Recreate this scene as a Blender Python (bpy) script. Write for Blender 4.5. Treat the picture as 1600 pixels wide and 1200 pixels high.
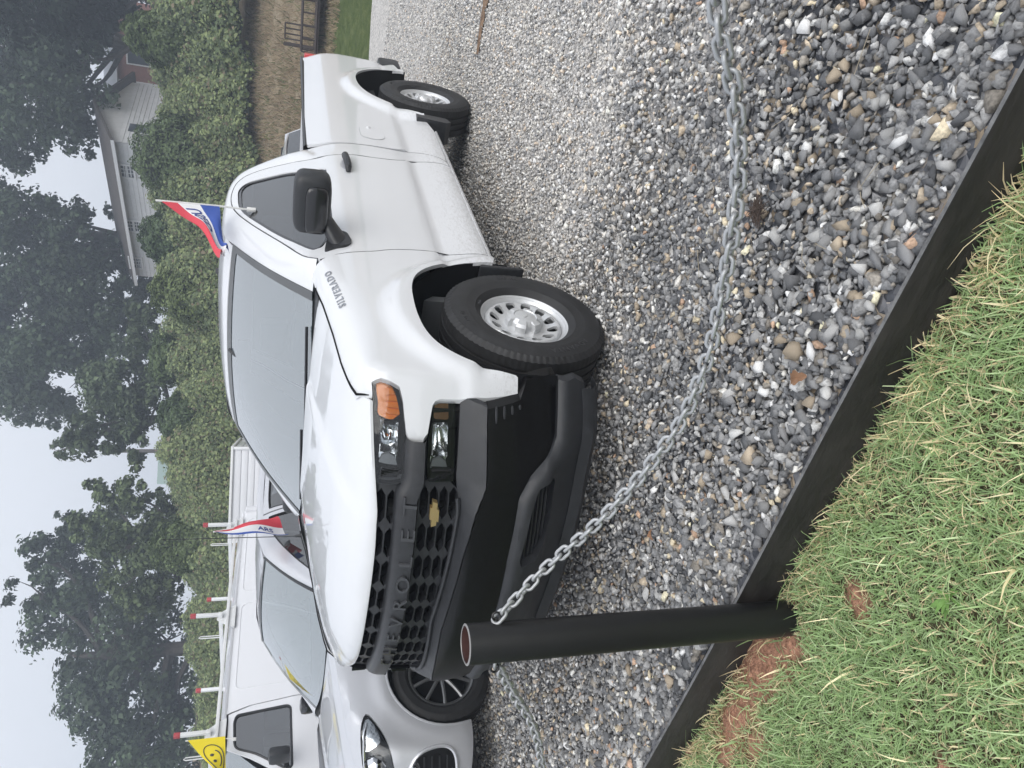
import bpy, bmesh, math, random
import numpy as np
from mathutils import Vector, Matrix, Euler
from mathutils.geometry import delaunay_2d_cdt

for o in list(bpy.data.objects):
    bpy.data.objects.remove(o)
random.seed(7)
RNG = np.random.default_rng(11)
SC = bpy.context.scene
COL = SC.collection
PI = math.pi

# ------------------------------------------------------------------ camera
# The phone was held sideways: the picture's left edge is up in the world.
CAM = Vector((-2.752, -2.617, 1.480))
yaw, pitch, roll, fpx = 0.9323, 0.3139, -0.0354, 1109.0
fwd = Vector((math.sin(yaw) * math.cos(pitch), math.cos(yaw) * math.cos(pitch), -math.sin(pitch)))
rgt = Vector((math.cos(yaw), -math.sin(yaw), 0))
dwn = fwd.cross(rgt)
r2 = math.cos(roll) * rgt + math.sin(roll) * dwn
d2 = -math.sin(roll) * rgt + math.cos(roll) * dwn
cd = bpy.data.cameras.new("camera")
cam = bpy.data.objects.new("camera", cd)
COL.objects.link(cam)
cam.matrix_world = Matrix(((d2.x, r2.x, -fwd.x, CAM.x), (d2.y, r2.y, -fwd.y, CAM.y), (d2.z, r2.z, -fwd.z, CAM.z), (0, 0, 0, 1)))
cd.sensor_fit = 'HORIZONTAL'
cd.sensor_width = 36.0
cd.lens = 36.0 * fpx / 1600.0
cd.clip_start = 0.05
cd.clip_end = 3000
SC.camera = cam

# ------------------------------------------------------------------ sky, sun, exposure (overcast, milky)
W = bpy.data.worlds.new("World")
SC.world = W
W.use_nodes = True
nt = W.node_tree
nt.nodes.clear()
SUN_EL, SUN_AZ = math.radians(38), math.radians(205)
sky = nt.nodes.new("ShaderNodeTexSky")
sky.sky_type = 'NISHITA'
sky.sun_disc = False
sky.sun_elevation = SUN_EL
sky.sun_rotation = SUN_AZ
sky.air_density = 1.0
sky.dust_density = 5.0
hs = nt.nodes.new("ShaderNodeHueSaturation"); hs.inputs['Saturation'].default_value = 0.25
cloud = nt.nodes.new("ShaderNodeMix"); cloud.data_type = 'RGBA'
tc = nt.nodes.new("ShaderNodeTexCoord")
sepz = nt.nodes.new("ShaderNodeSeparateXYZ")
ramp = nt.nodes.new("ShaderNodeValToRGB")
ramp.color_ramp.elements[0].position = 0.0
ramp.color_ramp.elements[0].color = (6.5, 6.85, 7.5, 1)
ramp.color_ramp.elements[1].position = 1.0
ramp.color_ramp.elements[1].color = (6.9, 7.15, 7.65, 1)
noi = nt.nodes.new("ShaderNodeTexNoise"); noi.inputs['Scale'].default_value = 1.6; noi.inputs['Detail'].default_value = 3
cl2 = nt.nodes.new("ShaderNodeMix"); cl2.data_type = 'RGBA'; cl2.blend_type = 'MULTIPLY'
nr = nt.nodes.new("ShaderNodeMapRange"); nr.inputs['To Min'].default_value = 0.93; nr.inputs['To Max'].default_value = 1.07
bg = nt.nodes.new("ShaderNodeBackground"); bg.inputs['Strength'].default_value = 0.1
wo = nt.nodes.new("ShaderNodeOutputWorld")
L = nt.links.new
L(sky.outputs[0], hs.inputs['Color'])
L(tc.outputs['Generated'], sepz.inputs[0]); L(sepz.outputs['Z'], ramp.inputs[0])
L(tc.outputs['Generated'], noi.inputs['Vector']); L(noi.outputs[0], nr.inputs['Value'])
cl2.inputs['Factor'].default_value = 1.0
L(ramp.outputs[0], cl2.inputs['A']); L(nr.outputs[0], cl2.inputs['B'])
cloud.inputs['Factor'].default_value = 0.85          # cloud cover
L(hs.outputs[0], cloud.inputs['A']); L(cl2.outputs['Result'], cloud.inputs['B'])
L(cloud.outputs['Result'], bg.inputs['Color']); L(bg.outputs[0], wo.inputs['Surface'])

sl = bpy.data.lights.new("sun", 'SUN'); sl.energy = 1.5; sl.angle = math.radians(55); sl.color = (1.0, 0.97, 0.93)
sun = bpy.data.objects.new("sun", sl); COL.objects.link(sun)
# Nishita: rotation measured from +Y towards +X
sd = Vector((math.sin(SUN_AZ) * math.cos(SUN_EL), math.cos(SUN_AZ) * math.cos(SUN_EL), math.sin(SUN_EL)))
sun.rotation_euler = sd.to_track_quat('Z', 'Y').to_euler()
SC.view_settings.view_transform = 'Standard'
SC.view_settings.look = 'None'
SC.view_settings.gamma = 1.0
SC.view_settings.exposure = 0.62
SC.view_settings.use_curve_mapping = False
SC.render.engine = 'CYCLES'
SC.cycles.max_bounces = 6
SC.cycles.diffuse_bounces = 2
SC.cycles.glossy_bounces = 3
SC.cycles.transmission_bounces = 4
SC.cycles.transparent_max_bounces = 8
SC.cycles.volume_bounces = 0
SC.cycles.use_denoising = True
SC.cycles.use_adaptive_sampling = True
SC.cycles.adaptive_threshold = 0.02
SC.cycles.caustics_reflective = False
SC.cycles.caustics_refractive = False

# ------------------------------------------------------------------ helpers
def tag(o, label=None, cat=None, group=None, kind=None):
    if label: o['label'] = label
    if cat: o['category'] = cat
    if group: o['group'] = group
    if kind: o['kind'] = kind
    return o

def empty(name, loc=(0, 0, 0), rz=0.0, parent=None):
    o = bpy.data.objects.new(name, None)
    o.empty_display_size = 0.1
    COL.objects.link(o)
    o.location = loc
    o.rotation_euler = (0, 0, rz)
    o.parent = parent
    return o

def obj(name, me, mat=None, parent=None):
    o = bpy.data.objects.new(name, me)
    COL.objects.link(o)
    if mat is not None and len(me.materials) == 0:
        for m in (mat if isinstance(mat, (list, tuple)) else [mat]):
            me.materials.append(m)
    o.parent = parent
    return o

def mesh(name, verts, faces, smooth=None):
    """smooth: None = flat, else angle in degrees above which an edge stays sharp"""
    me = bpy.data.meshes.new(name)
    me.from_pydata([tuple(map(float, v)) for v in verts], [], [tuple(map(int, f)) for f in faces])
    if smooth is not None:
        me.polygons.foreach_set('use_smooth', np.ones(len(me.polygons), bool))
        me.set_sharp_from_angle(angle=math.radians(smooth))
    me.update()
    return me

def fastmesh(name, V, F, smooth=False, col=None, colname='col'):
    """numpy verts (n,3), faces (m,3 or 4), optional per-vertex colour"""
    me = bpy.data.meshes.new(name)
    V = np.ascontiguousarray(V, np.float32); F = np.ascontiguousarray(F, np.int32)
    k = F.shape[1]
    me.vertices.add(len(V)); me.vertices.foreach_set('co', V.ravel())
    me.loops.add(F.size); me.loops.foreach_set('vertex_index', F.ravel())
    me.polygons.add(len(F)); me.polygons.foreach_set('loop_start', np.arange(0, F.size, k, dtype=np.int32))
    if smooth:
        me.polygons.foreach_set('use_smooth', np.ones(len(F), bool))
    if col is not None:
        a = me.color_attributes.new(colname, 'FLOAT_COLOR', 'POINT')
        c = np.ones((len(V), 4), np.float32); c[:, :col.shape[1]] = col
        a.data.foreach_set('color', c.ravel())
    me.update(calc_edges=True)
    return me

def lerp(a, b, t): return a + (b - a) * t

def cr(pts, n=6, closed=False):
    """Catmull-Rom through the points, n steps per span"""
    P = [np.array(q, float) for q in pts]
    m = len(P); out = []
    rng = range(m if closed else m - 1)
    for i in rng:
        p1, p2 = P[i], P[(i + 1) % m]
        p0 = P[i - 1] if (closed or i > 0) else 2 * p1 - p2
        p3 = P[(i + 2) % m] if (closed or i + 2 < m) else 2 * p2 - p1
        for k in range(n):
            t = k / n
            out.append(0.5 * ((2 * p1) + (-p0 + p2) * t + (2 * p0 - 5 * p1 + 4 * p2 - p3) * t * t + (-p0 + 3 * p1 - 3 * p2 + p3) * t ** 3))
    if not closed: out.append(P[-1])
    return [tuple(q) for q in out]

def resample(pts, n):
    P = np.array(pts, float); d = np.r_[0, np.cumsum(np.linalg.norm(np.diff(P, axis=0), axis=1))]
    s = np.linspace(0, d[-1], n)
    return np.stack([np.interp(s, d, P[:, k]) for k in range(P.shape[1])], 1)

def roundpoly(pts, r, n=4):
    """closed polygon with rounded corners"""
    out = []; m = len(pts)
    for i in range(m):
        p = np.array(pts[i], float); a = np.array(pts[i - 1], float); b = np.array(pts[(i + 1) % m], float)
        da, db = a - p, b - p; la, lb = np.linalg.norm(da), np.linalg.norm(db)
        q = min(r, la * .45, lb * .45)
        s, e = p + da / la * q, p + db / lb * q
        for k in range(n + 1):
            t = k / n
            out.append(tuple((1 - t) ** 2 * s + 2 * t * (1 - t) * p + t * t * e))
    return out

def inpoly(Q, poly):
    P = np.array(poly); x, y = Q[:, 0], Q[:, 1]; ins = np.zeros(len(Q), bool)
    x0, y0 = P[:, 0], P[:, 1]; x1, y1 = np.roll(x0, -1), np.roll(y0, -1)
    for a, b, c, d in zip(x0, y0, x1, y1):
        if b == d: continue
        m = ((b > y) != (d > y)) & (x < (c - a) * (y - b) / (d - b) + a)
        ins ^= m
    return ins

def densify(poly, res):
    out = []
    m = len(poly)
    for i in range(m):
        a = np.array(poly[i], float); b = np.array(poly[(i + 1) % m], float)
        l = np.linalg.norm(b - a)
        if l < 1e-5: continue
        k = max(1, int(math.ceil(l / res)))
        for j in range(k): out.append(tuple(a + (b - a) * j / k))
    return out

def panel_mesh(name, outline, surf, res, holes=(), flange=0.012, out=(0, -1, 0), smooth=40, hflange=None, flip=False):
    """A sheet cut to a 2-D outline (with holes) and laid on surf(a, b) -> xyz, its rims turned in by flange"""
    loops = [densify(outline, res)] + [densify(h, res * .8) for h in holes]
    V2 = []; E = []
    for lp in loops:
        s = len(V2); V2 += lp
        E += [(s + i, s + (i + 1) % len(lp)) for i in range(len(lp))]
    nb = len(V2)
    P = np.array(loops[0]); lo, hi = P.min(0), P.max(0)
    gx = np.arange(lo[0] + res * .5, hi[0], res); gy = np.arange(lo[1] + res * .5, hi[1], res)
    if len(gx) and len(gy):
        G = np.stack(np.meshgrid(gx, gy, indexing='ij'), -1).reshape(-1, 2)
        G[:, 1] += 1e-5 * np.sin(np.arange(len(G)))
        k = inpoly(G, loops[0])
        for h in loops[1:]: k &= ~inpoly(G, h)
        G = G[k]
        B = np.array(V2)
        if len(G):
            dmin = np.full(len(G), 9.)
            for s in range(0, len(B), 200):
                dd = np.linalg.norm(G[:, None] - B[None, s:s + 200], axis=2).min(1); dmin = np.minimum(dmin, dd)
            G = G[dmin > res * .45]
            V2 += [tuple(g) for g in G]
    r = delaunay_2d_cdt([Vector(v) for v in V2], E, [], 0, 1e-6)
    ov, of = r[0], r[2]
    O = np.array([(v.x, v.y) for v in ov]); T = np.array([tuple(f) for f in of if len(f) == 3])
    cen = O[T].mean(1)
    k = inpoly(cen, loops[0])
    for h in loops[1:]: k &= ~inpoly(cen, h)
    T = T[k]
    V = np.array([surf(a, b) for a, b in O], float)
    n = np.cross(V[T[:, 1]] - V[T[:, 0]], V[T[:, 2]] - V[T[:, 0]]).sum(0)
    o = np.array(out, float)
    if (n @ o) < 0: T = T[:, ::-1]
    faces = [tuple(t) for t in T]
    verts = [tuple(v) for v in V]
    # rims
    cnt = {}
    for t in T:
        for i in range(3):
            a, b = t[i], t[(i + 1) % 3]
            cnt[(a, b)] = 1
    bnd = [(a, b) for (a, b) in cnt if (b, a) not in cnt]
    if flange or hflange:
        idx = {}
        nin = len(loops[0])
        on = o / np.linalg.norm(o)
        hp = [np.array(h) for h in loops[1:]]
        for a, b in bnd:
            for q in (a, b):
                if q not in idx:
                    fl = flange
                    if hflange is not None and hp:
                        dh = min(np.abs(h - O[q]).sum(1).min() for h in hp)
                        if dh < 1e-4: fl = hflange
                    idx[q] = len(verts)
                    verts.append(tuple(V[q] - on * fl))
            faces.append((b, a, idx[a], idx[b]))
    if flip: faces = [f[::-1] for f in faces]
    return mesh(name, verts, faces, smooth)

def panel(name, outline, surf, res, mat, parent, **k):
    return obj(name, panel_mesh(name, outline, surf, res, **k), mat, parent)

def mirror_y(o, name=None):
    """a mirror twin (about y = 0) with its own mesh"""
    me = o.data.copy()
    co = np.empty(len(me.vertices) * 3, np.float32); me.vertices.foreach_get('co', co)
    co[1::3] *= -1; me.vertices.foreach_set('co', co)
    me.flip_normals(); me.update()
    c = o.copy(); c.data = me
    COL.objects.link(c); c.parent = o.parent
    return c

class MB:
    """collects shapes into one mesh"""
    def __init__(s): s.v = []; s.f = []; s.m = []; s.mi = 0
    def raw(s, V, F):
        k = len(s.v); s.v += [tuple(map(float, q)) for q in V]
        s.f += [tuple(k + i for i in f) for f in F]; s.m += [s.mi] * len(F); return s
    def box(s, lo, hi, bev=0.0, M=None):
        lo, hi = [min(a, b) for a, b in zip(lo, hi)], [max(a, b) for a, b in zip(lo, hi)]
        if bev <= 0:
            V = [(x, y, z) for x in (lo[0], hi[0]) for y in (lo[1], hi[1]) for z in (lo[2], hi[2])]
            F = [(0, 1, 3, 2), (4, 6, 7, 5), (0, 4, 5, 1), (2, 3, 7, 6), (0, 2, 6, 4), (1, 5, 7, 3)]
        else:
            bm = bmesh.new(); bmesh.ops.create_cube(bm, size=1)
            for v in bm.verts:
                v.co = Vector([lerp(lo[i], hi[i], v.co[i] + .5) for i in range(3)])
            bev = min(bev, .48 * min(h - l for h, l in zip(hi, lo)))
            bmesh.ops.bevel(bm, geom=list(bm.edges), offset=bev, segments=2, profile=.6, affect='EDGES')
            V = [v.co.copy() for v in bm.verts]; bm.verts.index_update(); F = [[v.index for v in f.verts] for f in bm.faces]; bm.free()
        if M is not None: V = [M @ Vector(q) for q in V]
        return s.raw(V, F)
    def tube(s, path, r, n=8, closed=False, cap=True):
        P = [Vector(q) for q in path]; m = len(P); V = []; F = []
        rr = r if isinstance(r, (list, tuple)) else [r] * m
        up = None
        for i in range(m):
            a = P[i - 1] if (i > 0 or closed) else P[i]; b = P[(i + 1) % m] if (i < m - 1 or closed) else P[i]
            t = (b - a).normalized()
            if up is None:
                up = t.orthogonal().normalized()
            up = (up - t * up.dot(t)).normalized(); w = t.cross(up)
            for k in range(n):
                a_ = 2 * PI * k / n
                V.append(P[i] + (up * math.cos(a_) + w * math.sin(a_)) * rr[i])
        for i in range(m if closed else m - 1):
            j = (i + 1) % m
            for k in range(n):
                l = (k + 1) % n
                F.append((i * n + k, i * n + l, j * n + l, j * n + k))
        if cap and not closed:
            F.append(tuple(range(n))[::-1]); F.append(tuple((m - 1) * n + k for k in range(n)))
        return s.raw(V, F)
    def lathe(s, prof, n=32, axis='y', c=(0, 0, 0), closed=False):
        """prof: (radius, along axis)"""
        V = []; F = []; m = len(prof)
        for r, h in prof:
            for k in range(n):
                a = 2 * PI * k / n; x, z = r * math.cos(a), r * math.sin(a)
                V.append((c[0] + x, c[1] + h, c[2] + z) if axis == 'y' else (c[0] + x, c[1] + z, c[2] + h) if axis == 'z' else (c[0] + h, c[1] + x, c[2] + z))
        for i in range(m if closed else m - 1):
            j = (i + 1) % m
            for k in range(n):
                l = (k + 1) % n
                F.append((i * n + k, i * n + l, j * n + l, j * n + k))
        return s.raw(V, F)
    def prism(s, poly, lo, hi, axis='y'):
        """a 2-D polygon pushed between lo and hi along an axis; axis y: (x,z), x: (y,z), z: (x,y)"""
        n = len(poly); V = []
        for h in (lo, hi):
            for a, b in poly:
                V.append((a, h, b) if axis == 'y' else (h, a, b) if axis == 'x' else (a, b, h))
        F = [tuple(range(n)), tuple(range(n, 2 * n))[::-1]] + [(i, n + i, n + (i + 1) % n, (i + 1) % n) for i in range(n)]
        return s.raw(V, F)
    def build(s, name, mat, parent=None, smooth=35):
        me = mesh(name, s.v, s.f, None)
        bm = bmesh.new(); bm.from_mesh(me); bmesh.ops.recalc_face_normals(bm, faces=bm.faces); bm.to_mesh(me); bm.free()
        if smooth is not None:
            me.polygons.foreach_set('use_smooth', np.ones(len(me.polygons), bool)); me.set_sharp_from_angle(angle=math.radians(smooth))
        if any(s.m): me.polygons.foreach_set('material_index', s.m)
        return obj(name, me, mat, parent)

def strip_mesh(name, rows, smooth=40, closed=False, out=None):
    """rows: list of equally long point rows -> quad sheet"""
    n = len(rows[0]); V = [q for r in rows for q in r]; F = []
    for i in range(len(rows) - 1):
        for k in range(n - 1 + (1 if closed else 0)):
            l = (k + 1) % n
            F.append((i * n + k, i * n + l, (i + 1) * n + l, (i + 1) * n + k))
    if out is not None:
        A = np.array(V, float); n_ = sum(np.cross(A[f[1]] - A[f[0]], A[f[2]] - A[f[0]]) for f in F)
        if n_ @ np.array(out) < 0: F = [f[::-1] for f in F]
    return mesh(name, V, F, smooth)

def text_mesh(body, size, fn, extrude=0.5, spacing=1.0, bold=0.0, center=True, shear=0.0):
    """lettering laid with fn(a, b, h): a along the line, b up, h out of the surface (0..1)"""
    cu = bpy.data.curves.new("lettering", 'FONT')
    cu.body = body; cu.size = size; cu.extrude = extrude; cu.space_character = spacing; cu.offset = bold; cu.shear = shear
    cu.resolution_u = 3
    if center: cu.align_x = 'CENTER'; cu.align_y = 'CENTER'
    t = bpy.data.objects.new("lettering", cu); COL.objects.link(t)
    dg = bpy.context.evaluated_depsgraph_get()
    me = bpy.data.meshes.new_from_object(t.evaluated_get(dg))
    bpy.data.objects.remove(t); bpy.data.curves.remove(cu)
    for v in me.vertices:
        v.co = Vector(fn(v.co.x, v.co.y, v.co.z / (2 * extrude) + .5))
    return me

# ------------------------------------------------------------------ materials
def node(nt, kind, **kw):
    n = nt.nodes.new(kind)
    for k, v in kw.items():
        if k.startswith('_'): setattr(n, k[1:], v)
    return n

MATS = {}
def mat(name, color, rough=.5, metal=0., spec=.5, coat=0., coat_rough=.05, vary=0., vscale=8., bump=0., bscale=60., rvary=0., stretch=None, bdist=.01):
    m = bpy.data.materials.new(name); m.use_nodes = True; n = m.node_tree; b = n.nodes['Principled BSDF']
    b.inputs['Base Color'].default_value = (*color, 1); b.inputs['Roughness'].default_value = rough
    b.inputs['Metallic'].default_value = metal; b.inputs['Specular IOR Level'].default_value = spec
    b.inputs['Coat Weight'].default_value = coat; b.inputs['Coat Roughness'].default_value = coat_rough
    tcn = n.nodes.new('ShaderNodeTexCoord'); src = tcn.outputs['Object']
    if stretch:
        mp = n.nodes.new('ShaderNodeMapping'); mp.inputs['Scale'].default_value = stretch; n.links.new(src, mp.inputs[0]); src = mp.outputs[0]
    if vary or rvary:
        t = n.nodes.new('ShaderNodeTexNoise'); t.inputs['Scale'].default_value = vscale; t.inputs['Detail'].default_value = 6; t.inputs['Roughness'].default_value = .65
        n.links.new(src, t.inputs['Vector'])
        if vary:
            mr = n.nodes.new('ShaderNodeMapRange'); mr.inputs['From Min'].default_value = .3; mr.inputs['From Max'].default_value = .7
            mr.inputs['To Min'].default_value = 1 - vary; mr.inputs['To Max'].default_value = 1 + vary
            n.links.new(t.outputs[0], mr.inputs['Value'])
            mx = n.nodes.new('ShaderNodeMix'); mx.data_type = 'RGBA'; mx.blend_type = 'MULTIPLY'; mx.inputs['Factor'].default_value = 1
            mx.inputs['A'].default_value = (*color, 1); n.links.new(mr.outputs[0], mx.inputs['B']); n.links.new(mx.outputs['Result'], b.inputs['Base Color'])
        if rvary:
            mr = n.nodes.new('ShaderNodeMapRange'); mr.inputs['To Min'].default_value = max(0.02, rough - rvary); mr.inputs['To Max'].default_value = rough + rvary
            n.links.new(t.outputs[0], mr.inputs['Value']); n.links.new(mr.outputs[0], b.inputs['Roughness'])
    if bump:
        t = n.nodes.new('ShaderNodeTexNoise'); t.inputs['Scale'].default_value = bscale; t.inputs['Detail'].default_value = 4
        n.links.new(src, t.inputs['Vector'])
        bp = n.nodes.new('ShaderNodeBump'); bp.inputs['Strength'].default_value = bump; bp.inputs['Distance'].default_value = bdist
        n.links.new(t.outputs[0], bp.inputs['Height']); n.links.new(bp.outputs[0], b.inputs['Normal'])
    MATS[name] = m
    return m

def glass(name, tint, refl=.25, rough=.03, film=.06, filmcol=(.8, .85, .87)):
    """thin glass: clear sheet + mirror gloss + a film of dust and painted-in sky sheen"""
    m = bpy.data.materials.new(name); m.use_nodes = True; n = m.node_tree; n.nodes.clear()
    tr = n.nodes.new('ShaderNodeBsdfTransparent'); tr.inputs[0].default_value = (*tint, 1)
    gl = n.nodes.new('ShaderNodeBsdfGlossy'); gl.inputs['Roughness'].default_value = rough; gl.inputs[0].default_value = (1, 1, 1, 1)
    df = n.nodes.new('ShaderNodeBsdfDiffuse'); df.inputs[0].default_value = (*filmcol, 1)
    fr = n.nodes.new('ShaderNodeFresnel'); fr.inputs['IOR'].default_value = 1.5
    ad = n.nodes.new('ShaderNodeMath'); ad.operation = 'ADD'; ad.use_clamp = True; ad.inputs[1].default_value = refl
    n.links.new(fr.outputs[0], ad.inputs[0])
    m1 = n.nodes.new('ShaderNodeMixShader'); m1.inputs[0].default_value = film
    n.links.new(tr.outputs[0], m1.inputs[1]); n.links.new(df.outputs[0], m1.inputs[2])
    m2 = n.nodes.new('ShaderNodeMixShader'); n.links.new(ad.outputs[0], m2.inputs[0]); n.links.new(m1.outputs[0], m2.inputs[1]); n.links.new(gl.outputs[0], m2.inputs[2])
    o = n.nodes.new('ShaderNodeOutputMaterial'); n.links.new(m2.outputs[0], o.inputs[0])
    MATS[name] = m
    return m

def colmat(name, rough=.7, attr='col', spec=.3, bump=0., bscale=80, transl=0., vary=0., vscale=30, bdist=.005):
    """base colour read from the 'col' attribute of the mesh"""
    m = bpy.data.materials.new(name); m.use_nodes = True; n = m.node_tree; b = n.nodes['Principled BSDF']
    a = n.nodes.new('ShaderNodeAttribute'); a.attribute_name = attr
    src = a.outputs['Color']
    if vary:
        tcn = n.nodes.new('ShaderNodeTexCoord'); t = n.nodes.new('ShaderNodeTexNoise'); t.inputs['Scale'].default_value = vscale; t.inputs['Detail'].default_value = 5
        n.links.new(tcn.outputs['Object'], t.inputs['Vector'])
        mr = n.nodes.new('ShaderNodeMapRange'); mr.inputs['From Min'].default_value = .3; mr.inputs['From Max'].default_value = .7; mr.inputs['To Min'].default_value = 1 - vary; mr.inputs['To Max'].default_value = 1 + vary
        n.links.new(t.outputs[0], mr.inputs['Value'])
        mx = n.nodes.new('ShaderNodeMix'); mx.data_type = 'RGBA'; mx.blend_type = 'MULTIPLY'; mx.inputs['Factor'].default_value = 1
        n.links.new(src, mx.inputs['A']); n.links.new(mr.outputs[0], mx.inputs['B']); src = mx.outputs['Result']
    n.links.new(src, b.inputs['Base Color']); b.inputs['Roughness'].default_value = rough; b.inputs['Specular IOR Level'].default_value = spec
    if transl:
        tl = n.nodes.new('ShaderNodeBsdfTranslucent'); n.links.new(src, tl.inputs[0])
        mx = n.nodes.new('ShaderNodeMixShader'); mx.inputs[0].default_value = transl
        n.links.new(b.outputs[0], mx.inputs[1]); n.links.new(tl.outputs[0], mx.inputs[2]); n.links.new(mx.outputs[0], n.nodes['Material Output'].inputs[0])
    if bump:
        tcn = n.nodes.new('ShaderNodeTexCoord'); t = n.nodes.new('ShaderNodeTexNoise'); t.inputs['Scale'].default_value = bscale; t.inputs['Detail'].default_value = 4
        n.links.new(tcn.outputs['Object'], t.inputs['Vector'])
        bp = n.nodes.new('ShaderNodeBump'); bp.inputs['Strength'].default_value = bump; bp.inputs['Distance'].default_value = bdist
        n.links.new(t.outputs[0], bp.inputs['Height']); n.links.new(bp.outputs[0], b.inputs['Normal'])
    MATS[name] = m
    return m

def car_paint(name, color, coat=.8, dirt=.0):
    m = mat(name, color, rough=.38, coat=coat, coat_rough=.035, spec=.5, bump=.02, bscale=6, bdist=.02)
    if dirt:                       # dried splashes: specks with their own shape, thrown up from the tyres
        n = m.node_tree; b = n.nodes['Principled BSDF']
        tcn = n.nodes.new('ShaderNodeTexCoord'); t = n.nodes.new('ShaderNodeTexNoise'); t.inputs['Scale'].default_value = 55; t.inputs['Detail'].default_value = 8; t.inputs['Roughness'].default_value = .75
        t2 = n.nodes.new('ShaderNodeTexNoise'); t2.inputs['Scale'].default_value = 2.2; t2.inputs['Detail'].default_value = 3
        mp = n.nodes.new('ShaderNodeMapping'); mp.inputs['Scale'].default_value = (.5, 1, 1.6)
        n.links.new(tcn.outputs['Object'], mp.inputs[0]); n.links.new(mp.outputs[0], t.inputs['Vector']); n.links.new(tcn.outputs['Object'], t2.inputs['Vector'])
        sz = n.nodes.new('ShaderNodeSeparateXYZ'); n.links.new(tcn.outputs['Object'], sz.inputs[0])
        mr = n.nodes.new('ShaderNodeMapRange'); mr.inputs['From Min'].default_value = .85; mr.inputs['From Max'].default_value = .45; mr.inputs['To Min'].default_value = 0; mr.inputs['To Max'].default_value = .36
        n.links.new(sz.outputs['Z'], mr.inputs['Value'])
        a = n.nodes.new('ShaderNodeMath'); a.operation = 'ADD'; n.links.new(t.outputs[0], a.inputs[0]); n.links.new(mr.outputs[0], a.inputs[1])
        s = n.nodes.new('ShaderNodeMapRange'); s.inputs['From Min'].default_value = .72; s.inputs['From Max'].default_value = .95; s.inputs['To Max'].default_value = dirt
        n.links.new(a.outputs[0], s.inputs['Value'])
        mx = n.nodes.new('ShaderNodeMix'); mx.data_type = 'RGBA'; mx.inputs['A'].default_value = (*color, 1); mx.inputs['B'].default_value = (.34, .33, .32, 1)
        n.links.new(s.outputs[0], mx.inputs['Factor']); n.links.new(mx.outputs['Result'], b.inputs['Base Color'])
        cw = n.nodes.new('ShaderNodeMapRange'); cw.inputs['To Min'].default_value = coat; cw.inputs['To Max'].default_value = .1; n.links.new(s.outputs[0], cw.inputs['Value']); n.links.new(cw.outputs[0], b.inputs['Coat Weight'])
    return m

M_WHITE = car_paint('white_paint', (.70, .71, .73), coat=1.0, dirt=.6)
M_SILVER = car_paint('silver_white_paint', (.60, .61, .64)); M_SILVER.node_tree.nodes['Principled BSDF'].inputs['Metallic'].default_value = .45
M_VAN = car_paint('van_white_paint', (.70, .71, .74), coat=.5)
M_BLACK = mat('black_trim', (.022, .023, .026), rough=.42, vary=.25, vscale=25, bump=.15, bscale=900, bdist=.001)
M_CHAR = mat('charcoal_plastic', (.025, .0265, .030), rough=.5, bump=.25, bscale=1100, bdist=.0012, vary=.15, vscale=12)
M_GLOSSBLK = mat('gloss_black', (.012, .012, .014), rough=.18, coat=.3)
M_VOID = mat('dark_cavity', (.012, .012, .013), rough=.9, spec=.1)
M_UNDER = mat('underbody_black', (.02, .02, .02), rough=.8, spec=.2)
M_RUBBER = mat('tyre_rubber', (.019, .019, .020), rough=.62, vary=.3, vscale=14, bump=.2, bscale=200, bdist=.001)
M_STEELW = mat('silver_wheel', (.66, .67, .68), rough=.40, metal=.45, vary=.06, vscale=20)
M_CHROME = mat('chrome', (.85, .86, .88), rough=.08, metal=1.)
M_CHROME_D = mat('reflector_chrome', (.78, .79, .8), rough=.12, metal=1., bump=.25, bscale=45, bdist=.01)
M_AMBER = mat('amber_lens', (.90, .24, .012), rough=.25, coat=.2, bump=.5, bscale=120, bdist=.004)
M_AMBER_D = mat('dim_amber_lens', (.16, .075, .03), rough=.2, coat=.7, bump=.4, bscale=120, bdist=.004)
M_GOLD = mat('gold_emblem', (.62, .46, .22), rough=.3, metal=.8)
M_RED = mat('red_lens', (.5, .02, .02), rough=.15, coat=.6)
M_SEAT = mat('seat_cloth', (.22, .225, .23), rough=.9)
M_DASH = mat('dash_plastic', (.11, .115, .12), rough=.7)
M_PAPER = mat('paper', (.80, .84, .82), rough=.8)
M_WS = glass('windshield_glass', (.62, .72, .72), refl=.32, film=.16, filmcol=(.50, .67, .76))  # teal film colour stands in for reflected sky, besides dust
M_TINT = glass('tinted_glass', (.10, .11, .12), refl=.10, rough=.02, film=.02)
M_LENS = glass('lamp_lens', (.90, .92, .93), refl=.0, rough=.02, film=.004)
# ================================================================== GROUND
LX0, LY0 = -1.44, -2.525                      # the edging board's top line
def board_x(y): return LX0 - .0593 * (y - LY0)
ORI = (-2.75, -2.62)                          # where the visitor stands, on the lawn
def terrain_z(x, y):
    dx, dy = x - ORI[0], y - ORI[1]
    r = np.hypot(dx, dy); c = (dx * .76 + dy * .65) / np.maximum(r, .1)
    az = np.arctan2(dy, dx)
    rr = r + .6 * np.sin(az * 9) + .35 * np.sin(az * 23 + 1)
    far = np.interp(rr, [0, 15.5, 17.2, 22, 24, 28, 36, 60, 140, 1500], [-.168, -.168, .03, .50, 1.0, 2.9, 4.0, 6.5, 8, 8])
    w = np.clip((c - .25) / .35, 0, 1)
    return -.168 + (far + .168) * w
n1 = 150
rs = np.concatenate([np.linspace(0, 16, 17), np.linspace(16.3, 36, 60), np.linspace(38, 120, 30), [200, 400, 900, 1500]])
th = np.linspace(0, 2 * PI, 181)[:-1]
RR, TT = np.meshgrid(rs, th, indexing='ij')
GX = ORI[0] + RR * np.cos(TT); GY = ORI[1] + RR * np.sin(TT)
GZ = terrain_z(GX, GY) + np.where(RR > 17, .05 * RNG.standard_normal(RR.shape), 0)
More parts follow.
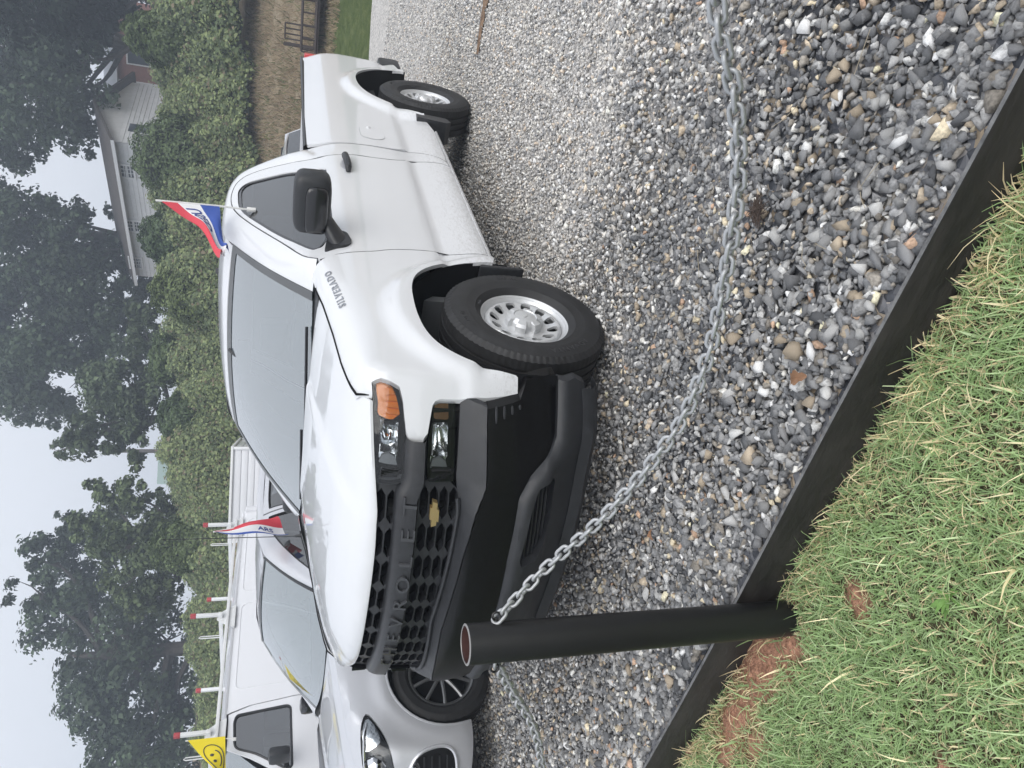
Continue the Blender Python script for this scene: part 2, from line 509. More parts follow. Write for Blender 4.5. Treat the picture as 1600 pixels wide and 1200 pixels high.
V = np.stack([GX, GY, GZ], -1).reshape(-1, 3); nT = len(th); F = []
for i in range(len(rs) - 1):
    k = np.arange(nT); F.append(np.stack([i * nT + k, (i + 1) * nT + k, (i + 1) * nT + (k + 1) % nT, i * nT + (k + 1) % nT], 1))
gme = fastmesh('ground', V, np.concatenate(F), smooth=True)
# turf and dry grass by place: colour of the ground itself
m = bpy.data.materials.new('turf_soil'); m.use_nodes = True; n = m.node_tree; b = n.nodes['Principled BSDF']; b.inputs['Roughness'].default_value = .95; b.inputs['Specular IOR Level'].default_value = .1
g = n.nodes.new('ShaderNodeNewGeometry'); sp = n.nodes.new('ShaderNodeSeparateXYZ'); n.links.new(g.outputs['Position'], sp.inputs[0])
t1 = n.nodes.new('ShaderNodeTexNoise'); t1.inputs['Scale'].default_value = 3.5; t1.inputs['Detail'].default_value = 10; t1.inputs['Roughness'].default_value = .75; n.links.new(g.outputs['Position'], t1.inputs['Vector'])
t2 = n.nodes.new('ShaderNodeTexNoise'); t2.inputs['Scale'].default_value = .5; t2.inputs['Detail'].default_value = 5; n.links.new(g.outputs['Position'], t2.inputs['Vector'])
def rampn(n, src, stops):
    r = n.nodes.new('ShaderNodeValToRGB'); e = r.color_ramp.elements
    while len(e) < len(stops): e.new(.5)
    for k, (p_, c_) in enumerate(stops): e[k].position = p_; e[k].color = (*c_, 1)
    n.links.new(src, r.inputs[0]); return r
green = rampn(n, t1.outputs[0], [(.25, (.045, .065, .02)), (.5, (.10, .135, .045)), (.75, (.19, .21, .09))])
dry = rampn(n, t1.outputs[0], [(.25, (.13, .10, .07)), (.5, (.32, .26, .18)), (.75, (.50, .42, .31))])
zz = n.nodes.new('ShaderNodeMath'); zz.operation = 'MULTIPLY_ADD'; zz.inputs[1].default_value = .5; zz.inputs[2].default_value = -.25
n.links.new(t2.outputs[0], zz.inputs[0])
ad = n.nodes.new('ShaderNodeMath'); ad.operation = 'ADD'; n.links.new(sp.outputs['Z'], ad.inputs[0]); n.links.new(zz.outputs[0], ad.inputs[1])
mr = n.nodes.new('ShaderNodeMapRange'); mr.inputs['From Min'].default_value = .50; mr.inputs['From Max'].default_value = .62; n.links.new(ad.outputs[0], mr.inputs['Value'])
mx = n.nodes.new('ShaderNodeMix'); mx.data_type = 'RGBA'; n.links.new(mr.outputs[0], mx.inputs['Factor']); n.links.new(green.outputs[0], mx.inputs['A']); n.links.new(dry.outputs[0], mx.inputs['B'])
n.links.new(mx.outputs['Result'], b.inputs['Base Color'])
bp = n.nodes.new('ShaderNodeBump'); bp.inputs['Strength'].default_value = .9; bp.inputs['Distance'].default_value = .15; n.links.new(t1.outputs[0], bp.inputs['Height']); n.links.new(bp.outputs[0], b.inputs['Normal'])
ground = obj('ground', gme, m); tag(ground, kind='structure')
ground['label'] = 'grassy ground rising to a dry bank behind the gravel lot'

# ---- gravel lot: base sheet
gm = bpy.data.materials.new('packed_gravel'); gm.use_nodes = True; n = gm.node_tree; b = n.nodes['Principled BSDF']; b.inputs['Roughness'].default_value = .9; b.inputs['Specular IOR Level'].default_value = .2
g = n.nodes.new('ShaderNodeNewGeometry'); pos = g.outputs['Position']
vo = n.nodes.new('ShaderNodeTexVoronoi'); vo.inputs['Scale'].default_value = 34; n.links.new(pos, vo.inputs['Vector'])
vd = n.nodes.new('ShaderNodeTexVoronoi'); vd.feature = 'DISTANCE_TO_EDGE'; vd.inputs['Scale'].default_value = 34; n.links.new(pos, vd.inputs['Vector'])
sc_ = n.nodes.new('ShaderNodeSeparateColor'); n.links.new(vo.outputs['Color'], sc_.inputs[0])
light = rampn(n, sc_.outputs[0], [(0, (.34, .33, .32)), (.3, (.48, .46, .44)), (.6, (.60, .575, .545)), (.85, (.70, .665, .625)), (1, (.76, .74, .71))])
dark = rampn(n, sc_.outputs[0], [(0, (.06, .065, .075)), (.4, (.12, .125, .14)), (.75, (.22, .22, .23)), (.92, (.35, .28, .20)), (1, (.5, .49, .47))])
sp = n.nodes.new('ShaderNodeSeparateXYZ'); n.links.new(pos, sp.inputs[0])
t2 = n.nodes.new('ShaderNodeTexNoise'); t2.inputs['Scale'].default_value = .9; t2.inputs['Detail'].default_value = 4; n.links.new(pos, t2.inputs['Vector'])
ad = n.nodes.new('ShaderNodeMath'); ad.operation = 'ADD'; n.links.new(sp.outputs['X'], ad.inputs[0]); n.links.new(t2.outputs[0], ad.inputs[1])
mr = n.nodes.new('ShaderNodeMapRange'); mr.inputs['From Min'].default_value = -.3; mr.inputs['From Max'].default_value = 1.2; n.links.new(ad.outputs[0], mr.inputs['Value'])
mx = n.nodes.new('ShaderNodeMix'); mx.data_type = 'RGBA'; n.links.new(mr.outputs[0], mx.inputs['Factor']); n.links.new(dark.outputs[0], mx.inputs['A']); n.links.new(light.outputs[0], mx.inputs['B'])
# clay showing through in worn streaks
t3 = n.nodes.new('ShaderNodeTexNoise'); t3.inputs['Scale'].default_value = .55; t3.inputs['Detail'].default_value = 6; n.links.new(pos, t3.inputs['Vector'])
cm = n.nodes.new('ShaderNodeMapRange'); cm.inputs['From Min'].default_value = .60; cm.inputs['From Max'].default_value = .74; cm.inputs['To Max'].default_value = .5; n.links.new(t3.outputs[0], cm.inputs['Value'])
mx2 = n.nodes.new('ShaderNodeMix'); mx2.data_type = 'RGBA'; mx2.inputs['B'].default_value = (.36, .28, .21, 1); n.links.new(cm.outputs[0], mx2.inputs['Factor']); n.links.new(mx.outputs['Result'], mx2.inputs['A'])
n.links.new(mx2.outputs['Result'], b.inputs['Base Color'])
bp = n.nodes.new('ShaderNodeBump'); bp.inputs['Strength'].default_value = 1.0; bp.inputs['Distance'].default_value = .02; n.links.new(vd.outputs['Distance'], bp.inputs['Height']); n.links.new(bp.outputs[0], b.inputs['Normal'])
xs = np.r_[np.array([0.]), np.linspace(.4, 24, 40)]; ysg = np.linspace(-14, 22, 60)
V = [(board_x(y) + .02 + x, y, -.012) for x in xs for y in ysg]; ny = len(ysg)
F = [(i * ny + j, (i + 1) * ny + j, (i + 1) * ny + j + 1, i * ny + j + 1) for i in range(len(xs) - 1) for j in range(ny - 1)]
lot = obj('gravel_lot', mesh('gravel_lot', V, F), gm); tag(lot, 'grey crushed-stone gravel lot under the parked vehicles', kind='structure')

# ---- loose stones
def hull(n_, seed, flat):
    r = np.random.default_rng(seed); P = r.standard_normal((n_, 3)); P /= np.linalg.norm(P, axis=1)[:, None]
    P *= r.uniform(.68, 1.15, (n_, 1)); P *= np.array([1, r.uniform(.62, .9), flat])
    bm = bmesh.new()
    for q in P: bm.verts.new(q)
    res = bmesh.ops.convex_hull(bm, input=list(bm.verts))
    bmesh.ops.delete(bm, geom=[v for v in bm.verts if not v.link_faces], context='VERTS')
    bmesh.ops.triangulate(bm, faces=list(bm.faces)); bmesh.ops.recalc_face_normals(bm, faces=list(bm.faces))
    bm.verts.index_update(); V_ = np.array([v.co[:] for v in bm.verts]); F_ = np.array([[v.index for v in f.verts] for f in bm.faces]); bm.free()
    return V_, F_
HI = [hull(11 + k % 4, 100 + k, random.uniform(.38, .8)) for k in range(30)]
LO = [hull(8, 200 + k, random.uniform(.45, .8)) for k in range(16)]
Mc = np.array([[d2.x, d2.y, d2.z], [r2.x, r2.y, r2.z], [fwd.x, fwd.y, fwd.z]])
def seen(P, mg=1.15):
    """points in the neighbourhood of the picture: nothing is spent on stones far out of it"""
    q = (P - np.array(CAM)) @ Mc.T
    k = q[:, 2] > .3
    return k & (np.abs(q[:, 0] / q[:, 2]) < .7214 * mg + .03) & (np.abs(q[:, 1] / q[:, 2]) < .541 * mg + .03)
def palette(X, r):
    """stone colours: blue-grey fresh stone along the edging, dusty pale stone on the drive"""
    n_ = len(X)
    w = np.clip((X[:, 0] + .55 * np.sin(X[:, 1] * 1.3 + .6) * .6 + r.normal(0, .25, n_) + .62) / 1.05, 0, 1)
    pal_d = np.array([(.085, .088, .094), (.125, .127, .132), (.17, .171, .175), (.21, .21, .211), (.28, .279, .277), (.18, .165, .145), (.30, .25, .19), (.33, .225, .16), (.55, .54, .51), (.47, .41, .30), (.38, .38, .375)])
    pd = np.array([.13, .19, .19, .15, .09, .09, .05, .012, .03, .02, .06]); pd /= pd.sum()
    pal_l = np.array([(.22, .222, .23), (.30, .298, .295), (.37, .36, .35), (.44, .425, .40), (.50, .475, .44), (.55, .54, .52), (.42, .36, .30), (.17, .175, .185), (.62, .60, .57)])
    pl = np.array([.13, .2, .2, .16, .1, .06, .06, .06, .03]); pl /= pl.sum()
    A = pal_d[r.choice(len(pal_d), n_, p=pd)]; B = pal_l[r.choice(len(pal_l), n_, p=pl)]
    C = np.where((r.random(n_) < w)[:, None], B, A)
    return np.clip((C * np.where(w > .5, 1.62, 1.55)[:, None] + .015) * r.uniform(.72, 1.22, (n_, 1)), .03, .82) * np.array([1.01, 1.0, .98]), w
def scatter(x0, x1, y0, y1, step, r, mg=1.15):
    gx, gy = np.meshgrid(np.arange(x0, x1, step), np.arange(y0, y1, step), indexing='ij')
    P = np.stack([gx.ravel(), gy.ravel(), np.zeros(gx.size)], 1)
    P[:, :2] += r.uniform(-.62, .62, (len(P), 2)) * step
    P = P[P[:, 0] > board_x(P[:, 1]) + .035]
    return P[seen(P, mg)]
def rotmats(r, n_, tilt):
    a = r.uniform(0, 2 * PI, n_); bx_ = r.normal(0, tilt, n_); by_ = r.normal(0, tilt, n_)
    ca, sa = np.cos(a), np.sin(a); cb, sb = np.cos(bx_), np.sin(bx_); cc, sc__ = np.cos(by_), np.sin(by_)
    O = np.zeros(n_); I = np.ones(n_)
    Rz = np.stack([np.stack([ca, -sa, O], 1), np.stack([sa, ca, O], 1), np.stack([O, O, I], 1)], 1)
    Rx = np.stack([np.stack([I, O, O], 1), np.stack([O, cb, -sb], 1), np.stack([O, sb, cb], 1)], 1)
    Ry = np.stack([np.stack([cc, O, sc__], 1), np.stack([O, I, O], 1), np.stack([-sc__, O, cc], 1)], 1)
    return Rx @ Ry @ Rz
def stones(P, S_, lib, r, C, tilt=.55):
    """joined stones"""
    R_ = rotmats(r, len(P), tilt); which = r.integers(0, len(lib), len(P)); Vs = []; Fs = []; Cs = []; o = 0
    for k, (v, f) in enumerate(lib):
        i = np.where(which == k)[0]
        if not len(i): continue
        W_ = np.einsum('nij,vj->nvi', R_[i], v) * S_[i][:, None, None] + P[i][:, None]
        Vs.append(W_.reshape(-1, 3)); nv = len(v)
        Fs.append((f[None] + (o + np.arange(len(i)) * nv)[:, None, None]).reshape(-1, 3)); o += len(i) * nv
        Cs.append(np.repeat(C[i], nv, axis=0))
    return np.concatenate(Vs), np.concatenate(Fs), np.concatenate(Cs)
M_STONE = colmat('crushed_stone', rough=.82, spec=.25, bump=.6, bscale=260, vary=.34, vscale=110, bdist=.002)
r = np.random.default_rng(5)
near = np.concatenate([scatter(-1.7, 1.0, -4.0, 2.6, .0245, r, 1.55), scatter(-1.7, 1.0, -4.0, 2.6, .034, r, 1.2), scatter(-1.7, -1.05, -4.0, 2.6, .030, r, 1.2)])
Cn, wn = palette(near, r)
Sn = np.exp(r.normal(math.log(.0148), .36, len(near))) * (1 - .22 * wn); Sn = np.clip(Sn, .007, .034)
edge_d = near[:, 0] - board_x(near[:, 1])
Sn *= 1 + .35 * np.clip(1 - edge_d / .7, 0, 1)
near[:, 2] = r.uniform(-.010, .004, len(near)) + .012 * np.sin(near[:, 0] * 5 + 1.3 * np.sin(near[:, 1] * 3)) * .5
# the 300 that show largest are stones in their own right
q = (near - np.array(CAM)) @ Mc.T
big = np.argsort(-(Sn / q[:, 2]) * (near[:, 2] > -.003) * (np.abs(q[:, 0] / q[:, 2]) < .71) * (np.abs(q[:, 1] / q[:, 2]) < .53))[:300]
mask = np.ones(len(near), bool); mask[big] = False
libme = []
for k, (v, f) in enumerate(HI[:12]):
    for c in range(5):
        col = palette(np.full((1, 3), -2.), r)[0]
        me_ = fastmesh('stone', v, f, col=np.repeat(col, len(v), 0)); me_.materials.append(M_STONE); libme.append(me_)
for i in big:
    o = bpy.data.objects.new('stone', libme[r.integers(len(libme))]); COL.objects.link(o); o.parent = lot
    o.location = near[i] + np.array([0, 0, .004]); o.scale = (Sn[i],) * 3; o.rotation_euler = (r.normal(0, .4), r.normal(0, .4), r.uniform(0, 6.28))
near, Sn, Cn = near[mask], Sn[mask], Cn[mask]
Vn, Fn, Cc = stones(near, Sn, HI, r, Cn)
gr1 = obj('loose_gravel', fastmesh('loose_gravel', Vn, Fn, col=Cc), M_STONE); tag(gr1, 'loose blue-grey crushed stone along the edging board and under the chain', 'gravel', kind='stuff')
far = np.concatenate([scatter(1.0, 6.2, -5.2, 3.4, .0242, r, 1.25), scatter(6.2, 10.5, -4.4, 1.0, .042, r, 1.2)])
Cf, wf = palette(far, r)
Sf = np.clip(np.exp(r.normal(math.log(.0138), .28, len(far))), .006, .026)
far[:, 2] = r.uniform(-.009, .002, len(far))
Vn, Fn, Cc = stones(far, Sf, LO, r, Cf)
gr2 = obj('pale_gravel', fastmesh('pale_gravel', Vn, Fn, col=Cc), M_STONE); tag(gr2, 'pale dusty gravel spread across the drive beside the pickup', 'gravel', kind='stuff')
STONE_STATS = (len(near), len(far))

# ---- damp clay rut worn into the drive
ru = MB(); rows = []
for t in np.linspace(0, 1, 30):
    y = lerp(-1.38, -2.7, t); x = 3.56 + .04 * math.sin(t * 7) + .05 * t; w_ = (.02 + .11 * math.sin(PI * min(1, t * 1.5 + .03) * .5)) * (1 + .3 * math.sin(t * 31) * math.sin(t * 17))
    rows.append([(x - w_, y, .004), (x - w_ * .45, y, .013), (x + w_ * .4, y, .013), (x + w_, y, .004)])
rut = obj('clay_rut', strip_mesh('clay_rut', rows, 60, out=(0, 0, 1)), mat('damp_clay', (.21, .135, .085), rough=.8, vary=.45, vscale=14, bump=.8, bscale=40, bdist=.01)); tag(rut, 'brown clay rut worn through the pale gravel', kind='structure')

# ---- black edging board between gravel and lawn
eb_ = MB(); nb_ = 40; ys_ = np.linspace(-3.6, 2.4, nb_)
rows = []
for dx, z in ((0, -.20), (0, .008), (.002, .012), (.012, .012), (.014, .008), (.014, -.20)):
    rows.append([(board_x(y) - .012 + dx + .004 * math.sin(y * 2.1), y, z + .003 * math.sin(y * 3.3) if z > 0 else -.24) for y in ys_])
board = obj('edging_board', strip_mesh('edging_board', rows, 40), mat('black_edging', (.020, .0175, .016), rough=.6, vary=.75, vscale=11, rvary=.15, bump=.7, bscale=45, bdist=.004, stretch=(1, .3, 1)))
rows = [[(board_x(y) - .012 + dx + .004 * math.sin(y * 2.1), y, .0135 + .003 * math.sin(y * 3.3)) for y in ys_] for dx in (.001, .012)]
obj('pale_top_edge', strip_mesh('pale_top_edge', rows), mat('pale_edge', (.16, .16, .16), rough=.6, vary=.5, vscale=25), board)  # paler grey strip along the board's top
tag(board, 'long black edging board holding the gravel back from the lawn', 'edging')

# ---- lawn in front of the board
M_GRASS = colmat('grass_blades', rough=.55, spec=.35, transl=.35)
r = np.random.default_rng(21)
SOIL = [(-1.64, -.62, .11, .22), (-1.69, -.34, .075, .18), (-1.80, -.36, .05, .09), (-1.74, -.20, .04, .10), (-1.76, -1.15, .04, .035), (-1.81, -1.12, .03, .02), (-1.70, -.80, .05, .05), (-2.22, -1.05, .03, .02), (-1.60, .05, .03, .12)]
def soilness(P):
    s = np.zeros(len(P))
    for x, y, a, b_ in SOIL:
        d = np.hypot((P[:, 0] - x) / a, (P[:, 1] - y) / b_); d = d + .22 * np.sin(P[:, 0] * 60) * np.sin(P[:, 1] * 47) + .18 * np.sin(P[:, 0] * 131 + 2) * np.sin(P[:, 1] * 117)
        s = np.maximum(s, np.clip(1.5 - d, 0, 1))
    return s
NB = 205000
P = np.stack([r.uniform(-3.3, -1.44, NB), r.uniform(-3.2, 1.4, NB), np.full(NB, -.165)], 1)
P = P[(P[:, 0] < board_x(P[:, 1]) - .02) & seen(P, 1.4)]
dcam = np.linalg.norm(P - np.array(CAM), axis=1)
keep = r.random(len(P)) > soilness(P) * .97
P = P[keep]
n_ = len(P)
clump = np.sin(P[:, 0] * 9 + np.sin(P[:, 1] * 7)) * np.sin(P[:, 1] * 11 + 1.5 * np.sin(P[:, 0] * 5))
edge = np.clip(1 - (board_x(P[:, 1]) - P[:, 0]) / .16, 0, 1)
Lb = np.clip(r.gamma(4, .0095, n_) * (1 + .35 * clump) * (1 + .35 * edge), .02, .16)
az = r.uniform(0, 2 * PI, n_); lean = np.clip(r.normal(1.02, .32, n_), .1, 1.5)
wd = r.uniform(.0010, .0027, n_) * np.where(r.random(n_) < .06, 1.9, 1)
dirv = np.stack([np.cos(az), np.sin(az)], 1)
pv = np.stack([-np.sin(az), np.cos(az)], 1)
K = 4; Vb = np.zeros((n_, K * 2, 3))
drop = r.uniform(.1, .9, n_)
for k in range(K):
    t = k / (K - 1)
    ang = lean * t ** .8
    h = Lb * t * np.cos(ang * .85) * (1 - .25 * drop * t); out = Lb * t * np.sin(ang)
    c = P.copy(); c[:, :2] += dirv * out[:, None]; c[:, 2] += h + .004
    ww = wd * (1 - t ** 1.7 * .92)
    Vb[:, k * 2, :2] = c[:, :2] + pv * ww[:, None]; Vb[:, k * 2 + 1, :2] = c[:, :2] - pv * ww[:, None]
    Vb[:, k * 2, 2] = c[:, 2] + r.normal(0, .0006, n_); Vb[:, k * 2 + 1, 2] = c[:, 2]
bf = np.array([[2 * k, 2 * k + 1, 2 * k + 3, 2 * k + 2] for k in range(K - 1)])
Fb = (bf[None] + (np.arange(n_) * K * 2)[:, None, None]).reshape(-1, 4)
pal_g = np.array([(.105, .170, .055), (.14, .21, .08), (.18, .25, .11), (.245, .305, .165), (.08, .13, .045), (.36, .30, .17), (.46, .39, .25), (.30, .24, .14)])
pat = np.sin(P[:, 0] * 3.1 + 1.2) * np.sin(P[:, 1] * 2.3) * .5 + .5
dryp = np.clip(.07 + .15 * pat + .34 * edge + .5 * soilness(P), 0, .8)
dm = r.random(n_) < dryp
ci = np.where(dm, r.choice([5, 6, 7], n_, p=[.4, .3, .3]), r.choice([0, 1, 2, 3, 4], n_, p=[.24, .30, .24, .10, .12]))
Cb = (pal_g[ci] * 2.3 + np.array([.10, .10, .085])) * r.uniform(.8, 1.2, (n_, 1))
gl = obj('lawn_grass', fastmesh('lawn_grass', Vb.reshape(-1, 3), Fb, smooth=True, col=np.repeat(Cb, K * 2, 0)), M_GRASS)
tag(gl, 'short tangled lawn grass in front of the black edging board', 'grass', kind='stuff')
# broad-leaved weed tufts standing out of the lawn
def weed(x, y, s, nl, label):
    m_ = MB(); rr = random.Random(int(1000 * (x + y)))
    for k in range(nl):
        a = rr.uniform(0, 6.28); l = s * rr.uniform(.7, 1.2); e = rr.uniform(.25, .9); w_ = l * .085
        V = []
        for i in range(5):
            t = i / 4; ww = w_ * math.sin(PI * min(1, t * .9 + .12)) ; px = l * t * math.cos(e); pz = l * t * math.sin(e) * (1 - .45 * t)
            V += [(x + px * math.cos(a) - ww * math.sin(a), y + px * math.sin(a) + ww * math.cos(a), -.155 + pz + ww * .4), (x + px * math.cos(a) + ww * math.sin(a), y + px * math.sin(a) - ww * math.cos(a), -.155 + pz + ww * .4)]
        m_.raw(V, [(2 * i, 2 * i + 1, 2 * i + 3, 2 * i + 2) for i in range(4)])
    o = m_.build('weed', mat('weed_leaf', (.14, .26, .06), rough=.5, vary=.3, vscale=20), None); tag(o, label, 'weed', 'weeds in the lawn')
weed(-1.95, -1.40, .065, 11, 'bright broad-bladed weed tuft in the lawn, nearest the middle of the grass')
weed(-2.08, -.72, .05, 9, 'yellow-green weed tuft low in the lawn, farthest from the edging board')
# soil under the grass: clay sheet with its own relief
sx = np.linspace(-3.4, -1.40, 90); sy = np.linspace(-3.3, 1.5, 200)
SX, SY = np.meshgrid(sx, sy, indexing='ij'); PP = np.stack([SX.ravel(), SY.ravel()], 1)
so = soilness(PP); SZ = -.160 + .012 * so + .004 * np.sin(PP[:, 0] * 31) * np.sin(PP[:, 1] * 27) + .003 * r.standard_normal(len(PP))
SXb = np.minimum(PP[:, 0], board_x(PP[:, 1]) - .004)
base = np.array([(.10, .085, .05)]) * (1 - so[:, None]) + np.array([(.42, .225, .15)]) * so[:, None]
k = np.arange(len(sx) - 1)[:, None] * len(sy) + np.arange(len(sy) - 1)[None]
Fs = np.stack([k, k + len(sy), k + len(sy) + 1, k + 1], -1).reshape(-1, 4)
soil = obj('lawn_soil', fastmesh('lawn_soil', np.stack([SXb, PP[:, 1], SZ], 1), Fs, smooth=True, col=base), colmat('clay_soil', rough=.95, spec=.1, bump=1.0, bscale=120, vary=.45, vscale=55, bdist=.012))
tag(soil, 'reddish clay soil showing through the lawn', kind='structure')
# ================================================================== PICKUP TRUCK
# its own axes are the world's: origin under the front axle, x to the tail, -y the driver's side, z up
truck = empty('pickup_truck')
tag(truck, 'white regular-cab pickup truck with black grille bar and silver steel wheels behind the chain', 'truck')

_bz = np.array([.20, .30, .36, .42, .50, .55, .75, .80, .95, 1.08, 1.14, 1.2]); _bx = np.array([-.76, -.80, -.88, -.945, -.965, -.97, -.97, -.955, -.945, -.925, -.90, -.85])
def t_B(Z): return float(np.interp(Z, _bz, _bx))
def t_C(Y): return .4554 * abs(Y) ** 2.3
def t_F(Y, Z): return t_B(Z) + t_C(Y)
_tz = np.array([.36, .38, .42, .455, .50, .60, .70, .735, .95, 1.10, 1.19, 1.25, 1.31, 1.36, 1.45, 1.60, 1.75, 1.80, 1.9, 2.0])
_ty = np.array([.92, .93, .955, .985, .985, .970, .955, .975, .985, .985, .975, .962, .935, .915, .878, .80, .725, .695, .62, .5])
_gz = np.linspace(.2, 2.0, 1801); _gy = np.interp(_gz, _tz, _ty); _k = np.exp(-.5 * (np.arange(-40, 41) / 5.5) ** 2); _k /= _k.sum()
_gy = np.convolve(np.pad(_gy, 40, mode='edge'), _k, 'valid')
ARCHES = ((-.04, .46, .47, .47), (3.52, .5, .56, .478))
def t_S(X, Z):
    b = float(np.interp(Z, _gz, _gy))
    for cx, cz, a, bb in ARCHES:
        r = math.hypot((X - cx) / a, (Z - cz) / bb); d = max(0., (r - 1) * a - .065)
        b += .042 * math.exp(-(d / .050) ** 2) * min(1, max(0, (1.22 - Z) / .15))
    f = (max(X - t_B(Z), 1e-4) / .4554) ** (1 / 2.3)
    kk = .03; h = min(1, max(0, .5 + .5 * (f - b) / kk))
    s = f * (1 - h) + b * h - kk * h * (1 - h)
    return s - .10 * max(0., (X - 4.42) / .25) ** 2.2     # tail corner rounds in
def t_X(Y, Z):
    """x where the side surface reaches half-width Y"""
    lo, hi = -1.0, .2
    for _ in range(40):
        m = (lo + hi) / 2
        if t_S(m, Z) < abs(Y): lo = m
        else: hi = m
    return (lo + hi) / 2
def side(X, Z): return (X, -t_S(X, Z), Z)
_sx = [-.62, -.44, -.285, -.055, .178, .303, .45]; _szm = [1.165, 1.215, 1.244, 1.272, 1.308, 1.335, 1.352]
def t_Zs(X): return float(np.interp(X, _sx, _szm))
def t_w(X): return float(np.interp(X, [-.58, -.45, -.2], [.022, .05, .13]))
def t_top(X): return t_Zs(X) + .49 * t_w(X)
def fender_surf(X, b):
    zs = t_Zs(X); zr = zs - t_w(X)
    if b <= zr: return (X, -t_S(X, b), b)
    t = min(1, (b - zr) / (1.5 * t_w(X))); s0 = t_S(X, zr); ys = min(.862, s0 - .03)
    p0 = (s0, zr); p1 = (s0 - .012, zs - .022); p2 = (ys, zs)
    y = (1 - t) ** 2 * p0[0] + 2 * t * (1 - t) * p1[0] + t * t * p2[0]
    z = (1 - t) ** 2 * p0[1] + 2 * t * (1 - t) * p1[1] + t * t * p2[1]
    return (X, -y, z)
def fz(Y, Z): return (t_X(Y, Z), Z)         # front measurement (y, z) -> side chart

# ---- fender
hl_edge = [(-.90, 1.142), (-.935, 1.146), (-.955, 1.112), (-.954, 1.076), (-.942, 1.040), (-.905, 1.026), (-.863, 1.020), (-.815, 1.011), (-.794, 1.000), (-.792, .975), (-.795, .942), (-.812, .927), (-.86, .918), (-.895, .911), (-.909, .900), (-.916, .880), (-.924, .78), (-.932, .695), (-.940, .60), (-.944, .562)]
arch_f = [(-.505, .575), (-.497, .62), (-.468, .70), (-.420, .785), (-.345, .862), (-.25, .907), (-.13, .927), (0, .931), (.13, .923), (.24, .890), (.325, .825), (.39, .735), (.425, .64), (.432, .55), (.428, .47)]
seam_f = [(.590, .455), (.600, .53), (.602, .60), (.592, .80), (.555, .97), (.515, 1.075), (.500, 1.19), (.489, 1.262), (.485, 1.32)]
fender_out = [fz(*q) for q in hl_edge] + [(-.52, .560)] + cr(arch_f, 4) + [(.50, .445)] + cr(seam_f, 3)
xt = np.linspace(.47, -.50, 30)
fender_out += [(x, t_top(x)) for x in xt]
fender = panel('fender', fender_out, fender_surf, .022, M_WHITE, truck, flange=.02)
mirror_y(fender)

M_SEAM = mat('panel_seam', (.06, .06, .065), rough=.9)
# ---- hood
_hx = [-.93, -.905, -.89, -.86, -.80, -.70, -.6, -.3, 0, .25, .4]; _hz = [1.07, 1.112, 1.138, 1.160, 1.188, 1.22, 1.243, 1.296, 1.332, 1.358, 1.37]
_hgx = np.linspace(-1, .5, 1501); _hgz = np.convolve(np.pad(np.interp(_hgx, _hx, _hz), 30, mode='edge'), np.ones(31) / 31, 'same')[30:-30]
def hood_z(X, Y):
    w = min(1, max(0, (.3 - X) / 1.2)); xp = X - t_C(Y) * w
    z = float(np.interp(xp, _hgx, _hgz)) - .052 * (abs(Y) / .86) ** 3
    s = min(1, max(0, (.52 - abs(Y) - .10 * (X + .9)) / .05)); s = s * s * (3 - 2 * s)
    e = min(1, max(0, (abs(Y) - .52) / .33)); z += .022 * e * min(1, max(0, (.1 - X) / .5))
    return z + .012 * s * min(1, max(0, (X + .86) / .25))
hood_out = [(t_F(y, 1.115) + .006, y) for y in np.linspace(-.885, .885, 50)]
hood_out += cr([(-.50, .868), (-.42, .856), (-.2, .852), (.1, .852), (.28, .852), (.345, .84)], 5)
hood_out += [(.17 + .17 * (abs(y) / .83) ** 2, y) for y in np.linspace(.82, -.82, 24)]
hood_out += cr([(.345, -.84), (.28, -.852), (.1, -.852), (-.2, -.852), (-.42, -.856), (-.50, -.868)], 5)
panel('hood', hood_out, lambda a, b: (a, b, hood_z(a, b)), .03, M_WHITE, truck, out=(0, 0, 1), flange=.010, smooth=50)

for sg in (-1, 1):
    sm_ = MB(); sm_.tube([(x, sg * (.8565 + .012 * max(0, (-.38 - x) / .12)), t_Zs(x) + .0005) for x in np.linspace(.33, -.50, 30)] + [(t_X(.90, 1.150) + .004, sg * .893, 1.152)], .0055, 6); sm_.build('hood_gap', M_VOID, truck)
# ---- cowl with wipers
rows = []
for t in np.linspace(0, 1, 5):
    rows.append([(lerp(.15, .27, t) + .18 * (abs(y) / .83) ** 2, y, lerp(1.325, 1.342, t)) for y in np.linspace(-.86, .86, 30)])
obj('cowl', strip_mesh('cowl', rows), M_BLACK, truck)
for y0, y1 in ((-.05, -.62), (.50, -.02)):
    wp = MB(); q = [(.205 + .15 * (abs(lerp(y0, y1, t)) / .8) ** 2 + .06 * t, lerp(y0, y1, t), 1.352 + .018 * t) for t in np.linspace(0, 1, 8)]
    wp.tube(q, .008, 6); wp.build('wiper', M_BLACK, truck)

# ---- windshield
def ws_pt(u, t):
    """u -1..1 across, t 0..1 up"""
    yb, yt = .79, .655
    xb, zb = .245 + .17 * u * u, 1.338 + .012 * u * u
    xt_, zt = 1.06 + .055 * u * u, 1.797 - .034 * u * u
    y = lerp(yb, yt, t) * u; x = lerp(xb, xt_, t); z = lerp(zb, zt, t)
    bl = math.sin(PI * t) * .022
    return (x - bl * .5, y, z + bl)
obj('windshield', strip_mesh('windshield', [[ws_pt(u * .985, lerp(.0, .965, t)) for u in np.linspace(-1, 1, 33)] for t in np.linspace(0, 1, 18)], out=(-1, 0, 1)), M_WS, truck)
frit = MB()
def off(p, d): return (p[0] + d * .5, p[1], p[2] - d * .86)
ring_o = [(-1, t) for t in np.linspace(0, 1, 12)] + [(u, 1) for u in np.linspace(-.9, .9, 12)] + [(1, t) for t in np.linspace(1, 0, 12)]
